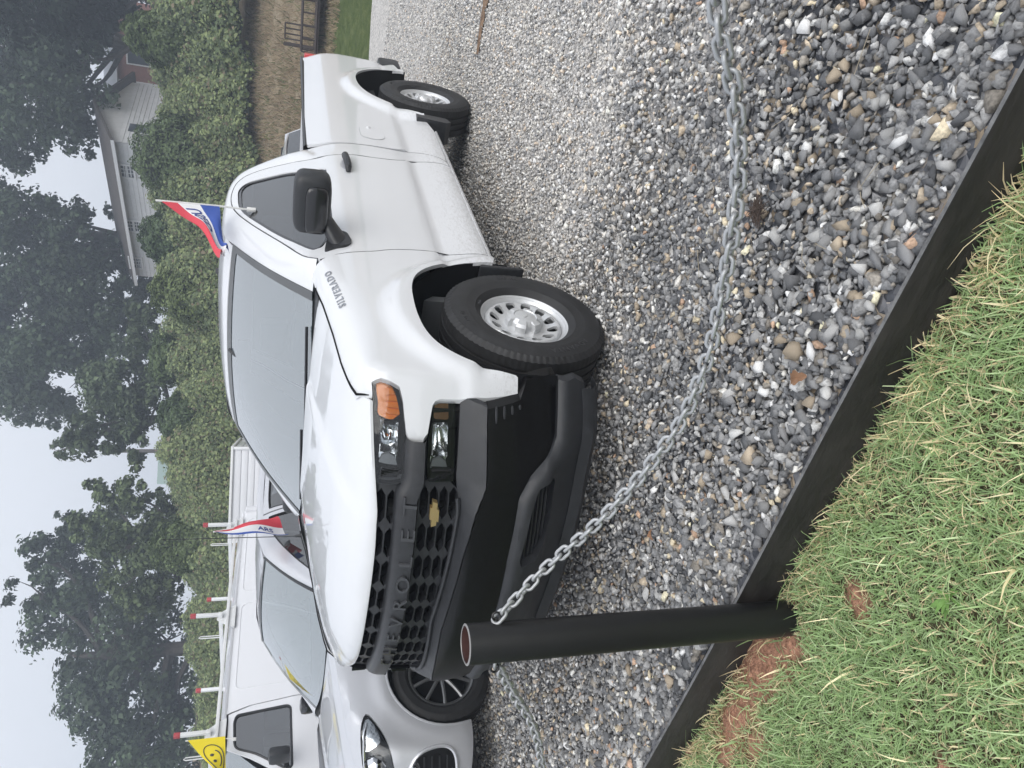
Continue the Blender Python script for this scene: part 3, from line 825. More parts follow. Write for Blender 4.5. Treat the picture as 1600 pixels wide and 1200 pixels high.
ring_i = [(-.945, lerp(0, .93, t)) for t in np.linspace(0, 1, 12)] + [(u, .935) for u in np.linspace(-.86, .86, 12)] + [(.945, lerp(.93, 0, t)) for t in np.linspace(0, 1, 12)]
V = [off(ws_pt(*q), -.003) for q in ring_o] + [off(ws_pt(*q), -.003) for q in ring_i]; n = len(ring_o)
frit.raw(V, [(i, i + 1, n + i + 1, n + i) for i in range(n - 1)])
frit.build('windshield_seal', mat('grey_frit', (.10, .105, .11), rough=.35), truck)

# ---- roof
_rx = [1.0, 1.06, 1.12, 1.2, 1.4, 1.6, 1.85, 2.0, 2.09, 2.14]; _rz = [1.775, 1.803, 1.825, 1.846, 1.878, 1.891, 1.886, 1.870, 1.848, 1.81]
_rgx = np.linspace(.9, 2.2, 1301); _rgz = np.convolve(np.pad(np.interp(_rgx, _rx, _rz), 40, mode='edge'), np.ones(41) / 41, 'same')[40:-40]
def roof_z(X, Y): return float(np.interp(X - .05 * (Y / .66) ** 2 * (X < 1.5) * (1.5 - X) / .5, _rgx, _rgz)) - .040 * (abs(Y) / .64) ** 2.4
roof_out = [(1.058 + .055 * (y / .655) ** 2, y) for y in np.linspace(-.645, .645, 20)] + [(1.3, .632), (1.6, .622), (1.9, .628)] + [(2.11 - .05 * (y / .64) ** 4, y) for y in np.linspace(.64, -.64, 16)] + [(1.9, -.628), (1.6, -.622), (1.3, -.632)]
panel('roof', roof_out, lambda a, b: (a, b, roof_z(a, b)), .04, M_WHITE, truck, out=(0, 0, 1), flange=.03)

# ---- cab frame around the door (pillars and sill), both sides
dseam = [(.502, 1.335), (.575, 1.405), (.786, 1.504), (.94, 1.575), (1.088, 1.643), (1.22, 1.70), (1.35, 1.752), (1.48, 1.79), (1.613, 1.81), (1.74, 1.815), (1.86, 1.80), (1.925, 1.76), (1.95, 1.70), (1.945, 1.60), (1.90, 1.48), (1.865, 1.36), (1.855, 1.25), (1.865, 1.10), (1.862, .95), (1.89, .80), (1.95, .66), (1.93, .53), (1.88, .458)]
cin = resample(cr([(x, t_S(x, z), z) for x, z in dseam], 4), 90)
couter = [ws_pt(1.0, t) for t in (0, .2, .4, .6, .8, 1.0)] + [ (1.22, .642, 1.815), (1.4, .630, 1.842), (1.6, .624, 1.853), (1.76, .625, 1.852), (1.92, .632, 1.843), (2.03, .645, 1.822), (2.09, .68, 1.775), (2.12, .745, 1.66), (2.125, .815, 1.53), (2.115, .87, 1.41), (2.10, .925, 1.30), (2.075, .966, 1.20), (2.07, .983, 1.09), (2.075, .983, .95), (2.085, .974, .82), (2.12, .958, .70), (2.10, .97, .60), (2.03, .982, .515), (1.95, .984, .462)]
cout = resample(cr(couter, 4), 90)
rows = []
for t in np.linspace(0, 1, 9):
    row = []
    for a, b in zip(cin, cout):
        mid = (a + b) / 2; w = np.linalg.norm(b - a)
        o = np.array([0, mid[1] * .55, max(0, mid[2] - 1.3) * 1.2]); 
        if mid[0] < 1.1: o += np.array([-.30, 0, .1])
        if mid[0] > 2.0 and mid[2] > 1.5: o += np.array([.5, 0, 0])
        o = o / np.linalg.norm(o)
        k = .22 * w if mid[2] > 1.36 else .02 * w
        c = mid + o * k
        row.append(tuple((1 - t) ** 2 * a + 2 * t * (1 - t) * c + t * t * b))
    rows.append([(q[0], -q[1], q[2]) for q in row])
me = strip_mesh('cab_frame', rows, 50)
cf = obj('cab_frame', me, M_WHITE, truck); mirror_y(cf)
# inner return so that the seams read as grooves
rows2 = [[(q[0], q[1] + .006, q[2]) for q in rows[0]], [(q[0], q[1] + .03, q[2]) for q in rows[0]]]
sg = obj('door_jamb', strip_mesh('door_jamb', rows2), M_VOID, truck); mirror_y(sg)

def inset(poly, d):
    P = np.array(poly); nx = np.roll(P, -1, 0) - np.roll(P, 1, 0); nx /= np.linalg.norm(nx, axis=1)[:, None]
    N_ = np.stack([-nx[:, 1], nx[:, 0]], 1); A = np.sum(P[:, 0] * np.roll(P[:, 1], -1) - P[:, 1] * np.roll(P[:, 0], -1))
    return [tuple(q) for q in P + N_ * d * (1 if A > 0 else -1)]
# ---- door (skin with window opening, glass, handle)
dw = [(.628, 1.300), (.61, 1.330), (.625, 1.368), (.795, 1.472), (.94, 1.545), (1.082, 1.609), (1.293, 1.702), (1.423, 1.745), (1.513, 1.762), (1.68, 1.775), (1.755, 1.768), (1.80, 1.735), (1.808, 1.675), (1.765, 1.523), (1.70, 1.40), (1.665, 1.30), (1.64, 1.272), (1.60, 1.262), (1.276, 1.256), (.92, 1.250), (.75, 1.262)]
win = cr(dw, 4, closed=True)
door_f = [(x + .006, z) for x, z in seam_f]
door_out = cr(door_f, 3) + cr([(x + (.010 if x < 1.6 else -.006), z - (.004 if z > 1.3 else 0)) for x, z in dseam], 3) + [(1.86, .452), (1.3, .449), (.9, .449)]
door = panel('door', door_out, side, .026, M_WHITE, truck, holes=[win], flange=.02, hflange=.016)
door_m = mirror_y(door)
def winset(par, sgn):
    def sf(d): return lambda x, z: (x, sgn * (t_S(x, z) - d), z)
    inner = inset(win, .020)
    g = panel('window_gasket', win, sf(.006), .04, M_GLOSSBLK, par, holes=[inner], flange=.01, out=(0, sgn, 0))
    panel('window_glass', inset(win, .012), sf(.012), .05, M_TINT, par, flange=0, out=(0, sgn, 0))
    h = MB()
    # handle: a pull bar with rounded ends over a dished pocket
    zz = 1.142
    def hp(x, z, d): return (x, sgn * (t_S(x, z) + d), z)
    q = [hp(x, zz + .012 * (x - 1.66) / .13 * .6, d) for x, d in ((1.555, .004), (1.57, .026), (1.61, .036), (1.70, .038), (1.76, .034), (1.785, .024), (1.795, .004))]
    h.tube(q, [.014, .02, .022, .022, .021, .02, .014], 10)
    h.build('door_handle', M_CHAR, par)
    pk = [(1.68 + .085 * math.cos(a), zz + .038 * math.sin(a)) for a in np.linspace(0, 2 * PI, 22)[:-1]]
    panel('handle_pocket', pk, lambda x, z: (x, sgn * (t_S(x, z) + .0015), z), .02, M_SILVER, par, flange=.003, out=(0, sgn, 0))
winset(door, -1); winset(door_m, 1)

for par, sg in ((door, -1), (door_m, 1)):
    for crv in (cr([(x + .003, z) for x, z in seam_f], 3), cr([(x + (.005 if x < 1.6 else -.003), z - (.002 if z > 1.3 else 0)) for x, z in dseam], 3)):
        sm_ = MB(); sm_.tube([(x, sg * (t_S(x, z) - .0022), z) for x, z in crv], .0036, 5); sm_.build('door_seam', M_SEAM, par)
# ---- sill below the door
sl_rows = [[(x, -y, z) for x in np.linspace(.44, 2.6, 40)] for y, z in ((.970, .452), (.985, .446), (.982, .432), (.955, .415), (.90, .405))]
sl_o = obj('rocker_sill', strip_mesh('rocker_sill', sl_rows, 60), M_WHITE, truck); mirror_y(sl_o)

# ---- bed side, with fuel flap
arch_r = [(2.878, .50), (2.885, .53), (2.945, .60), (3.00, .69), (3.09, .805), (3.19, .895), (3.34, .957), (3.53, .98), (3.69, .970), (3.82, .930), (3.94, .85), (4.03, .74), (4.075, .63), (4.07, .56), (4.05, .53)]
bs_out = cr(arch_r, 4) + [(4.30, .545), (4.50, .58), (4.535, .62), (4.57, .9), (4.59, 1.2), (4.575, 1.385), (4.56, 1.40), (3.4, 1.398), (2.16, 1.372)] + cr([(2.142, 1.365), (2.115, 1.30), (2.088, 1.21), (2.082, 1.09), (2.088, .95), (2.098, .82), (2.132, .70), (2.112, .60), (2.045, .515), (1.975, .462)], 4) + [(2.4, .455), (2.60, .457)]
def bed_surf(x, z):
    return (x, -t_S(x, z), z)
bs = panel('bed_side', bs_out, bed_surf, .03, M_WHITE, truck, flange=.02)
bsm = mirror_y(bs)
fl = roundpoly([(2.235, 1.015), (2.215, .90), (2.28, .845), (2.42, .86), (2.47, .935), (2.44, 1.02)], .06, 5)
fo = [(2.345 + (x - 2.345) * 1.03, .935 + (z - .935) * 1.03) for x, z in fl]
panel('fuel_flap_gap', fo, lambda x, z: (x, -t_S(x, z) - .0012, z), .03, mat('seam_grey', (.30, .31, .32), rough=.7), bs, flange=0)
panel('fuel_flap', fl, lambda x, z: (x, -t_S(x, z) - .0030, z), .03, M_WHITE, bs, flange=.002)
fk = MB(); fk.lathe([(.0, -.012), (.010, -.010), (.016, 0), (.016, .004)], 12, 'y', (2.44, -t_S(2.44, .95) - .003, .955)); fk.build('flap_finger_pull', M_WHITE, bs)
for sg in (-1, 1):
    # top rail cap
    rows = []
    for y, z in ((.905, 1.375), (.905, 1.402), (.895, 1.412), (.845, 1.412), (.835, 1.40), (.835, 1.33)):
        rows.append([(x, sg * (y - .02 * max(0, (x - 4.4) / .18)), z + lerp(-.018, .004, (x - 2.15) / 2.4)) for x in np.linspace(2.15, 4.575, 20)])
    obj('bed_rail_cap', strip_mesh('bed_rail_cap', rows, 40), M_BLACK, truck)
    lt = MB(); lt.box((4.50, sg * .83, 1.02), (4.60, sg * .925, 1.385), .02); lt.build('tail_light', M_RED, truck)
bed = MB()
bed.box((2.15, -.84, .78), (4.58, .84, .82))
bed.box((2.15, -.84, .82), (2.18, .84, 1.36))
for sg in (-1, 1):
    bed.box((2.15, sg * .80, .82), (4.56, sg * .835, 1.37))
    bed.box((3.15, sg * .56, .82), (3.92, sg * .80, 1.06), .05)
bed.build('cargo_bed', mat('bed_liner', (.05, .05, .052), rough=.8, bump=.4, bscale=150), truck)
tg = MB(); tg.box((4.545, -.83, .74), (4.60, .83, 1.385), .012); tg.build('tailgate', M_WHITE, truck)
rb = MB(); rb.box((4.50, -.93, .56), (4.78, .93, .70), .03); rb.box((4.62, -.90, .48), (4.76, .90, .57), .02); rb.build('rear_bumper', M_BLACK, truck)
for sg in (-1, 1):
    c = MB(); c.box((4.42, sg * .90, .50), (4.74, sg * .965, .70), .03); c.build('bumper_end_cap', M_CHAR, truck)

# ---- cab back and inside
cb = MB(); cb.prism([(-.93, .45), (.93, .45), (.945, 1.2), (.90, 1.36), (.72, 1.70), (.64, 1.80), (-.64, 1.80), (-.72, 1.70), (-.90, 1.36), (-.945, 1.2)], 2.06, 2.09, 'x')
cb.build('cab_back', M_WHITE, truck)
rw = MB(); rw.prism(roundpoly([(-.62, 1.38), (.62, 1.38), (.56, 1.72), (-.56, 1.72)], .06), 2.088, 2.096, 'x'); rw.build('rear_window', M_GLOSSBLK, truck)
ins = MB()
ins.box((.30, -.86, .45), (2.05, .86, .50)); ins.box((.28, -.86, .45), (.33, .86, 1.25))
ins.prism([(-.90, .5), (.90, .5), (.86, 1.36), (.68, 1.70), (-.68, 1.70), (-.86, 1.36)], 2.03, 2.05, 'x')
ins.build('cabin_floor', M_DASH, truck)
ds = MB(); ds.box((.30, -.80, 1.16), (.80, .80, 1.275), .05); ds.box((.55, -.80, .85), (.84, .80, 1.20), .06); ds.box((.62, -.56, 1.22), (.80, -.26, 1.33), .03); ds.build('dashboard', M_DASH, truck)
for y in (-.40, 0.0, .40):
    st = MB(); w = .24 if y else .13
    st.box((1.20, y - w, .72), (1.75, y + w, .95), .07); st.box((1.66, y - w, .90), (1.88, y + w, 1.42), .07)
    if y: st.box((1.74, y - .13, 1.44), (1.86, y + .13, 1.64), .05)
    st.build('seat', M_SEAT, truck)
sw = MB(); R_ = Euler((0, math.radians(-28), 0)).to_matrix()
sw.tube([Vector((.93, -.41, 1.20)) + R_ @ Vector((0, .185 * math.cos(a), .185 * math.sin(a))) for a in np.linspace(0, 2 * PI, 29)[:-1]], .015, 8, closed=True)
sw.box((.86, -.47, 1.15), (.93, -.35, 1.25), .02); sw.tube([(.93, -.59, 1.2), (.91, -.41, 1.2), (.93, -.23, 1.2)], .016, 6); sw.build('steering_wheel', M_DASH, truck)
rm = MB(); rm.box((.93, -.13, 1.66), (.955, .13, 1.735), .012); rm.tube([(.945, 0, 1.73), (1.02, 0, 1.785)], .012, 6); rm.build('rear_view_mirror', M_BLACK, truck)
pp = MB(); pp.raw([(.36, -.70, 1.305), (.62, -.76, 1.300), (.60, -.46, 1.300), (.40, -.42, 1.305), (.36, -.70, 1.302), (.62, -.76, 1.297), (.60, -.46, 1.297), (.40, -.42, 1.302)], [(0, 1, 2, 3), (7, 6, 5, 4), (0, 4, 5, 1), (1, 5, 6, 2), (2, 6, 7, 3), (3, 7, 4, 0)])
pp.build('paper_sheet', M_PAPER, truck)

# ---- structure below and behind the skin
ch = MB()
ch.box((-.72, -.62, .42), (.25, .62, 1.08), .04); ch.box((-.30, -.68, 1.05), (.25, .68, 1.20), .04)
ch.box((-.78, -.52, .62), (-.70, .52, 1.06))
for sg in (-1, 1):
    ch.box((-.6, sg * .40, .40), (4.5, sg * .50, .56)); ch.box((.5, sg * .5, .44), (2.05, sg * .93, .52))
    ch.box((-.60, sg * .60, .55), (-.50, sg * .88, .98))
ch.tube([(0, -.8, .385), (0, .8, .385)], .04, 8); ch.tube([(3.545, -.8, .385), (3.545, .8, .385)], .06, 8); ch.lathe([(0, -.16), (.15, -.1), (.17, 0), (.15, .1), (0, .16)], 16, 'y', (3.545, 0, .385))
ch.build('chassis', M_UNDER, truck)
for cx, cz, a, b in ARCHES:
    for sg in (-1, 1):
        rows = []
        for y in (1.012, .965, .80, .60):
            rows.append([(cx + (a + .015) * math.cos(t), sg * y, cz + (b + .015) * math.sin(t)) for t in (np.linspace(-.15, PI + .15, 30) if cx < 1 else np.linspace(.02, PI + .05, 30))])
        rows.append([(cx, sg * .60, cz + .1)] * 30)
        obj('wheel_well_liner', strip_mesh('wheel_well_liner', rows, 50), M_VOID if cx < 1 else M_UNDER, truck)
for sg in (-1, 1):
    f1 = MB(); f1.box((.405, sg * .80, .30), (.435, sg * 1.012, .535), .012); f1.build('mud_flap', M_BLACK, truck)
    f2 = MB(); f2.prism([(2.80, .56), (2.90, .56), (2.86, .33), (2.78, .30), (2.74, .34)], sg * .84, sg * 1.012, 'y'); f2.build('mud_flap', M_BLACK, truck)

M_BARLET = mat('bar_lettering', (.035, .036, .040), rough=.22, spec=.8)
M_BUMP = mat('bumper_black', (.0045, .0045, .005), rough=.36, spec=.3, vary=.4, vscale=40, bump=.2, bscale=700, bdist=.001)  # blacker copy for the upright face, its shade put into the colour
# ---- grille: two lattices, the bar with lettering, emblem
def gsurf(d): return lambda y, z: (t_F(y, z) + d, y, z)
def cells(y0, y1, zs, pitch, ln, h, stag=0.):
    hs_ = []
    for i, z in enumerate(zs):
        k = y0 + (stag if i % 2 else 0)
        while k + ln < y1:
            a, b = k, k + ln; e = .026
            hs_.append([(a, z), (a + e, z - h), (b - e, z - h), (b, z), (b - e, z + h), (a + e, z + h)])
            k += pitch
    return hs_
up_out = [(y, 1.118) for y in np.linspace(-.625, .625, 30)] + [(.66, 1.01)] + [(y, 1.015) for y in np.linspace(.62, -.62, 30)] + [(-.66, 1.01)]
panel('grille_mesh', up_out, gsurf(.030), .03, M_BLACK, truck, holes=cells(-.600, .62, (1.092, 1.050), .147, .134, .0180), out=(-1, 0, 0), flange=.02, hflange=.045, smooth=30)
lo_out = [(y, .955) for y in np.linspace(-.64, .64, 30)] + [(.645, .83), (.60, .775)] + [(y, .775) for y in np.linspace(.55, -.55, 24)] + [(-.60, .775), (-.645, .83)]
panel('grille_mesh', lo_out, gsurf(.030), .03, M_BLACK, truck, holes=cells(-.625, .64, (.924, .885, .846, .807), .140, .128, .0168), out=(-1, 0, 0), flange=.02, hflange=.045, smooth=30)
panel('grille_backing', [(y, 1.12) for y in np.linspace(-.66, .66, 20)] + [(y, .77) for y in np.linspace(.66, -.66, 20)], gsurf(.10), .08, M_VOID, truck, out=(-1, 0, 0), flange=0)
def bar_edge(y):
    a = abs(y); t = min(1, max(0, (a - .60) / .06))
    return lerp(1.030, 1.002, t), lerp(.952, .930, t)
rows = []
ys = np.linspace(-.793, .793, 90)
for dz, dx in ((.012, .04), (.010, .004), (.0, -.012), (-.020, -.022), (None, -.022), (None, .0), (None, .04)):
    row = []
    for y in ys:
        zt_, zb_ = bar_edge(y)
        if dz is not None: z = zt_ + dz
        else: z = zb_ + {-.022: .008, .0: .0, .04: -.002}[dx]
        row.append((t_F(y, z) + dx, y, z))
    rows.append(row)
bar = obj('grille_bar', strip_mesh('grille_bar', rows, 30), M_BLACK, truck)
for k_, chr_ in enumerate('CHEVROLET'):
    def letter(a, b, h, k_=k_):
        y = .315 - k_ * .112 - a * 1.42; z = .984 + b
        return (t_F(y, z) - .0225 - .009 * h, y, z)
    obj('bar_letter', text_mesh(chr_, .078, letter, bold=.0004), M_BARLET, bar)
eb = MB(); w_, h_ = .042, .014
bow = [(-w_, -.010), (-w_ - .006, .010), (-.022, .010), (-.019, h_ + .004), (.026, h_ + .004), (.023, .010), (w_ + .006, .010), (w_, -.010), (.019, -.010), (.016, -h_ - .004), (-.029, -h_ - .004), (-.026, -.010)]
bow = [(-y, z) for y, z in bow]
eb.raw([(t_F(-.54 + y, .885 + z) + d, -.54 + y, .885 + z) for d in (.016, -.004) for y, z in bow] , [tuple(range(12)), tuple(range(12, 24))] + [(i, (i + 1) % 12, 12 + (i + 1) % 12, 12 + i) for i in range(12)])
emb = eb.build('emblem', M_GOLD, truck, smooth=None)

M_DOME = mat('lamp_grey_dome', (.20, .21, .22), rough=.2, coat=.5)
# ---- headlights, upper and lower, both sides
def lamp_surf(sg, d): return lambda y, z: (t_F(y, z) + d, sg * y, z)
up = [(.938, 1.140), (.950, 1.112), (.949, 1.076), (.937, 1.044), (.90, 1.030), (.863, 1.024), (.813, 1.015), (.67, 1.010), (.638, 1.030), (.630, 1.108), (.646, 1.118), (.781, 1.130), (.874, 1.140)]
am = [(.918, 1.125), (.928, 1.091), (.914, 1.060), (.889, 1.046), (.842, 1.040), (.836, 1.112), (.871, 1.117)]
rf = [(.823, 1.113), (.833, 1.040), (.688, 1.036), (.676, 1.106)]
lw = [(.903, .897), (.910, .82), (.655, .815), (.648, .918), (.72, .924), (.80, .922), (.838, .912), (.885, .907)]
am2 = [(.897, .893), (.902, .845), (.846, .842), (.846, .902), (.875, .902)]
rf2 = [(.838, .903), (.842, .842), (.69, .838), (.686, .912), (.78, .915)]
def bowl(name, y0, y1, z0, z1, sg, par):
    """a faceted reflector hollow"""
    rows = []
    for i, t in enumerate(np.linspace(0, 1, 14)):
        r = []
        for k in np.linspace(0, 1, 10):
            y = lerp(y0, y1, t); z = lerp(z0, z1, k)
            dpt = .020 + .065 * (math.sin(PI * min(1, t * 1.25)) ** .7 if t < .8 else 0.0) * math.sin(PI * k) ** .5 + (.03 if t > .8 else 0)
            r.append((t_F(y, z) + dpt, sg * y, z))
        rows.append(r)
    return obj(name, strip_mesh(name, rows, 20), M_CHROME_D, par)
for sg in (-1, 1):
    h = panel('headlight', cr(up, 3, True), lamp_surf(sg, .11), .03, M_GLOSSBLK, truck, out=(-1, 0, 0), flange=-.105)
    panel('amber_reflector', cr(am, 3, True), lambda y, z: (t_F(y, z) + .022 + .007 * math.sin(y * 330) * (.5 + .5 * math.tanh((1.085 - z) * 90)) - .010 * math.exp(-(((y - .90) / .018) ** 2 + ((z - 1.095) / .016) ** 2)), sg * y, z), .005, M_AMBER, h, out=(-1, 0, 0), flange=.02)
    bowl('chrome_reflector', .826, .690, 1.040, 1.108, sg, h)
    b = MB(); b.lathe([(.0, -.02), (.017, -.015), (.02, .0), (.024, .02)], 14, 'x', (t_F(.76, 1.075) + .055, sg * .76, 1.075)); b.build('bulb', M_CHROME, h)
    panel('lamp_dome', [(.69, 1.038), (.69, 1.108), (.715, 1.098), (.726, 1.072), (.715, 1.046)], lamp_surf(sg, .022), .02, M_DOME, h, out=(-1, 0, 0), flange=.01)
    q = MB()
    for k in range(5): q.box((t_F(.66, 1.06) + .012, sg * (.648 + .008 * k), 1.035), (t_F(.66, 1.06) + .04, sg * (.6515 + .008 * k), 1.10))
    q.build('lamp_fins', M_GLOSSBLK, h)
    panel('lens', cr(up, 3, True), lamp_surf(sg, .004), .03, M_LENS, h, out=(-1, 0, 0), flange=.0)
    h = panel('headlight', roundpoly(lw, .012, 3), lamp_surf(sg, .11), .03, M_GLOSSBLK, truck, out=(-1, 0, 0), flange=-.100)
    panel('amber_reflector', roundpoly(am2, .01, 3), lamp_surf(sg, .022), .015, M_AMBER_D, h, out=(-1, 0, 0), flange=.02)
    bowl('chrome_reflector', .838, .692, .844, .906, sg, h)
    panel('lamp_dome', [(.69, .840), (.69, .908), (.715, .90), (.728, .872), (.715, .848)], lamp_surf(sg, .022), .02, M_DOME, h, out=(-1, 0, 0), flange=.01)
    q = MB()
    for k in range(5): q.box((t_F(.67, .87) + .012, sg * (.660 + .008 * k), .83), (t_F(.67, .87) + .04, sg * (.6635 + .008 * k), .905))
    q.build('lamp_fins', M_GLOSSBLK, h)
    panel('lens', roundpoly(lw, .012, 3), lamp_surf(sg, .006), .03, M_LENS, h, out=(-1, 0, 0), flange=0)
# dark frame behind lamps
panel('lamp_surround', [(y, 1.125) for y in np.linspace(-.9, -.55, 9)] + [(-.55, .77), (-.93, .70), (-.94, .9)], gsurf(.09), .05, M_VOID, truck, out=(-1, 0, 0), flange=0)
panel('lamp_surround', [(y, 1.125) for y in np.linspace(.9, .55, 9)] + [(.55, .77), (.93, .70), (.94, .9)], gsurf(.09), .05, M_VOID, truck, out=(-1, 0, 0), flange=0)

# ---- bumper
_pz = [.50, .55, .60, .66, .690, .715, .745, .775, .80, .83]; _po = [-.025, -.040, -.048, -.048, -.044, -.030, -.006, .010, .016, .018]
def zv(y):
    a = abs(y)
    return float(np.interp(a, [0, .40, .63, .70, .75, .80, 1.0], [.592, .584, .556, .50, .425, .385, .375]))
def z_ledge(y): return float(np.interp(abs(y), [0, .22, .42, .575, .68, .86, 1.0], [.800, .787, .767, .738, .698, .703, .70]))
top_z = lambda y: float(np.interp(abs(y), [0, .17, .42, .55, .62, .66, .92, .96], [.828, .815, .795, .785, .795, .805, .797, .77]))
def bump_surf(y, z):
    zl = z_ledge(y); tz_ = top_z(y)
    if z >= zl: o = lerp(-.050, .016, min(1, (z - zl) / max(.01, tz_ - zl)))
    elif z > .50: o = float(np.interp(z, [.50, .58, .66, .80], [-.022, -.048, -.056, -.052]))
    else: o = -.022 + (.50 - z) * .05
    return (t_F(y, z) + o, y, z)
b_out = [(y, z_ledge(y) - .004) for y in np.linspace(-.925, .925, 60)] + [(.948, .56), (1.0, .53), (1.004, .42), (.99, .385)] + [(y, zv(y) - .005) for y in np.linspace(.97, -.97, 80)] + [(-.99, .385), (-1.004, .42), (-1.0, .53), (-.948, .56)]
bumper = panel('front_bumper', b_out, bump_surf, .018, M_BUMP, truck, out=(-1, 0, 0), flange=.05, smooth=32)
p_out = [(y, top_z(y)) for y in np.linspace(-.925, .925, 60)] + [(y, z_ledge(y)) for y in np.linspace(.93, -.93, 60)]
panel('bumper_lit_ledge', p_out, lambda y, z: (bump_surf(y, z)[0] - .002, y, z), .02, M_CHAR, bumper, out=(-1, 0, 0), flange=.03, smooth=32)  # upward ledge in greyer plastic: the sky light on it is painted in
rb_ = MB(); rb_.tube([(t_F(y, .79) + .006, y, top_z(y) + .004) for y in np.linspace(-.60, .60, 60)], .010, 8); rb_.build('grille_foot_trim', M_CHAR, bumper)
# corner louvres
for sg in (-1, 1):
    for k in range(4):
        z0 = .665 - k * .034; y0 = .885 + k * .012; lv = MB()
        lv.tube([(bump_surf(y, z0)[0] - .003, sg * y, z0) for y in np.linspace(y0, .935, 6)], [.003, .005, .006, .006, .005, .003], 6); lv.build('corner_louvre', M_CHAR, bumper)
# lower valance with lamp pockets
def val_surf(y, z):
    zt_ = zv(y); d = zt_ - z
    o = float(np.interp(d, [-.02, 0, .02, .045, .09, .16, .3], [-.020, -.036, -.062, -.070, -.066, -.045, -.01]))
    return (t_B(max(z, .40)) + (0 if z > .40 else (.40 - z) * .45) + t_C(y) + o, y, z)
pocket = [(.672, .388), (.690, .40), (.672, .475), (.60, .500), (.40, .530), (.37, .520), (.372, .452), (.44, .415), (.52, .395)]
pk_l = roundpoly([(-y, z) for y, z in pocket], .015, 3)
pk_r = roundpoly(pocket, .015, 3)
bot = lambda y: float(np.interp(abs(y), [0, .3, .6, .8, .9, 1.0], [.300, .290, .255, .235, .235, .25]))
v_out = [(y, zv(y)) for y in np.linspace(-.985, .985, 90)] + [(.99, .30)] + [(y, bot(y)) for y in np.linspace(.96, -.96, 50)] + [(-.99, .30)]
val = panel('bumper_valance', v_out, val_surf, .018, M_CHAR, truck, holes=[pk_l, pk_r], out=(-1, 0, 0), flange=.04, hflange=.06, smooth=32)
for sg in (-1, 1):
    lv = MB()
    for k in range(7):
        z = .40 + k * .02
        lv.tube([(val_surf(y, z)[0] + .045, sg * y, z) for y in np.linspace(.36, .69, 10)], .006, 5)
    lv.build('pocket_slats', M_BLACK, val)
    panel('pocket_backing', [(sg * .34, .37), (sg * .72, .37), (sg * .72, .55), (sg * .34, .55)], lambda y, z: (val_surf(y, z)[0] + .06, y, z), .06, M_VOID, val, out=(-1, 0, 0), flange=0)
# chin strip under the valance
rows = [[(val_surf(y, bot(y) + .02)[0] + dx, y, bot(y) + dz) for y in np.linspace(-.95, .95, 50)] for dx, dz in ((-.006, .022), (-.004, -.03), (.03, -.06), (.10, -.055))]
obj('chin_strip', strip_mesh('chin_strip', rows, 40), M_CHAR, truck)

# ---- door mirrors
for sg in (-1, 1):
    m = MB()
    def se(cx, cy, cz, ax, ay, az, e=.55, nu=20, nv=14):
        V = []; F = []
        f = lambda w, m_: math.copysign(abs(math.cos(w)) ** m_, math.cos(w)); g = lambda w, m_: math.copysign(abs(math.sin(w)) ** m_, math.sin(w))
        for i in range(nv + 1):
            v = -PI / 2 + PI * i / nv
            for k in range(nu):
                u = -PI + 2 * PI * k / nu
                V.append((cx + ax * f(v, e) * f(u, e), cy + ay * f(v, e) * g(u, e), cz + az * g(v, e)))
        for i in range(nv):
            for k in range(nu):
                l = (k + 1) % nu; F.append((i * nu + k, i * nu + l, (i + 1) * nu + l, (i + 1) * nu + k))
        return V, F
    V, F = se(.735, sg * 1.12, 1.365, .075, .150, .092, .45)
    V = [(x + .10 * (abs(y) - 1.12) * .9, y, z) for x, y, z in V]
    m.raw(V, F)
    mo = m.build('door_mirror', M_CHAR, truck, smooth=60)
    q = MB(); V, F = se(.680, sg * 1.105, 1.345, .045, .118, .055, .4)
    V = [(x + .10 * (abs(y) - 1.12) * .9, y, z) for x, y, z in V]; q.raw(V, F); q.build('mirror_front_inset', M_GLOSSBLK, mo, smooth=60)
    q = MB(); q.prism([(.785, .995), (.797, 1.235), (.803, 1.235), (.791, .995)], 1.295, 1.43, 'z')
    q.v = [(a, sg * b, c) for a, b, c in q.v]; q.build('mirror_glass', M_CHROME, mo)
    a = MB()
    rows = []
    for t in np.linspace(0, 1, 10):
        c = Vector((lerp(.64, .72, t), sg * lerp(.955, 1.05, t), lerp(1.215, 1.300, t ** .8))); wx = lerp(.085, .06, t); wz = lerp(.05, .03, t)
        rows.append([(c.x + wx * math.cos(k), c.y + .01 * math.sin(k), c.z + wz * math.sin(k)) for k in np.linspace(0, 2 * PI, 15)[:-1]])
    obj('mirror_arm', strip_mesh('mirror_arm', rows, 60, closed=True), M_BLACK, mo)
    tri = [(.545, 1.30), (.56, 1.19), (.60, 1.165), (.70, 1.185), (.76, 1.25), (.70, 1.28)]
    panel('mirror_foot', roundpoly(tri, .02), lambda x, z: (x, sg * (t_S(x, z) + .014), z), .03, M_BLACK, mo, out=(0, sg, 0), flange=.016)

for o_ in [q for q in bpy.data.objects if q.parent == truck and q.name.startswith('door_mirror')]:
    if sum(v.co.y for v in o_.data.vertices) > 0: o_.location = (.12, -.05, -.01)
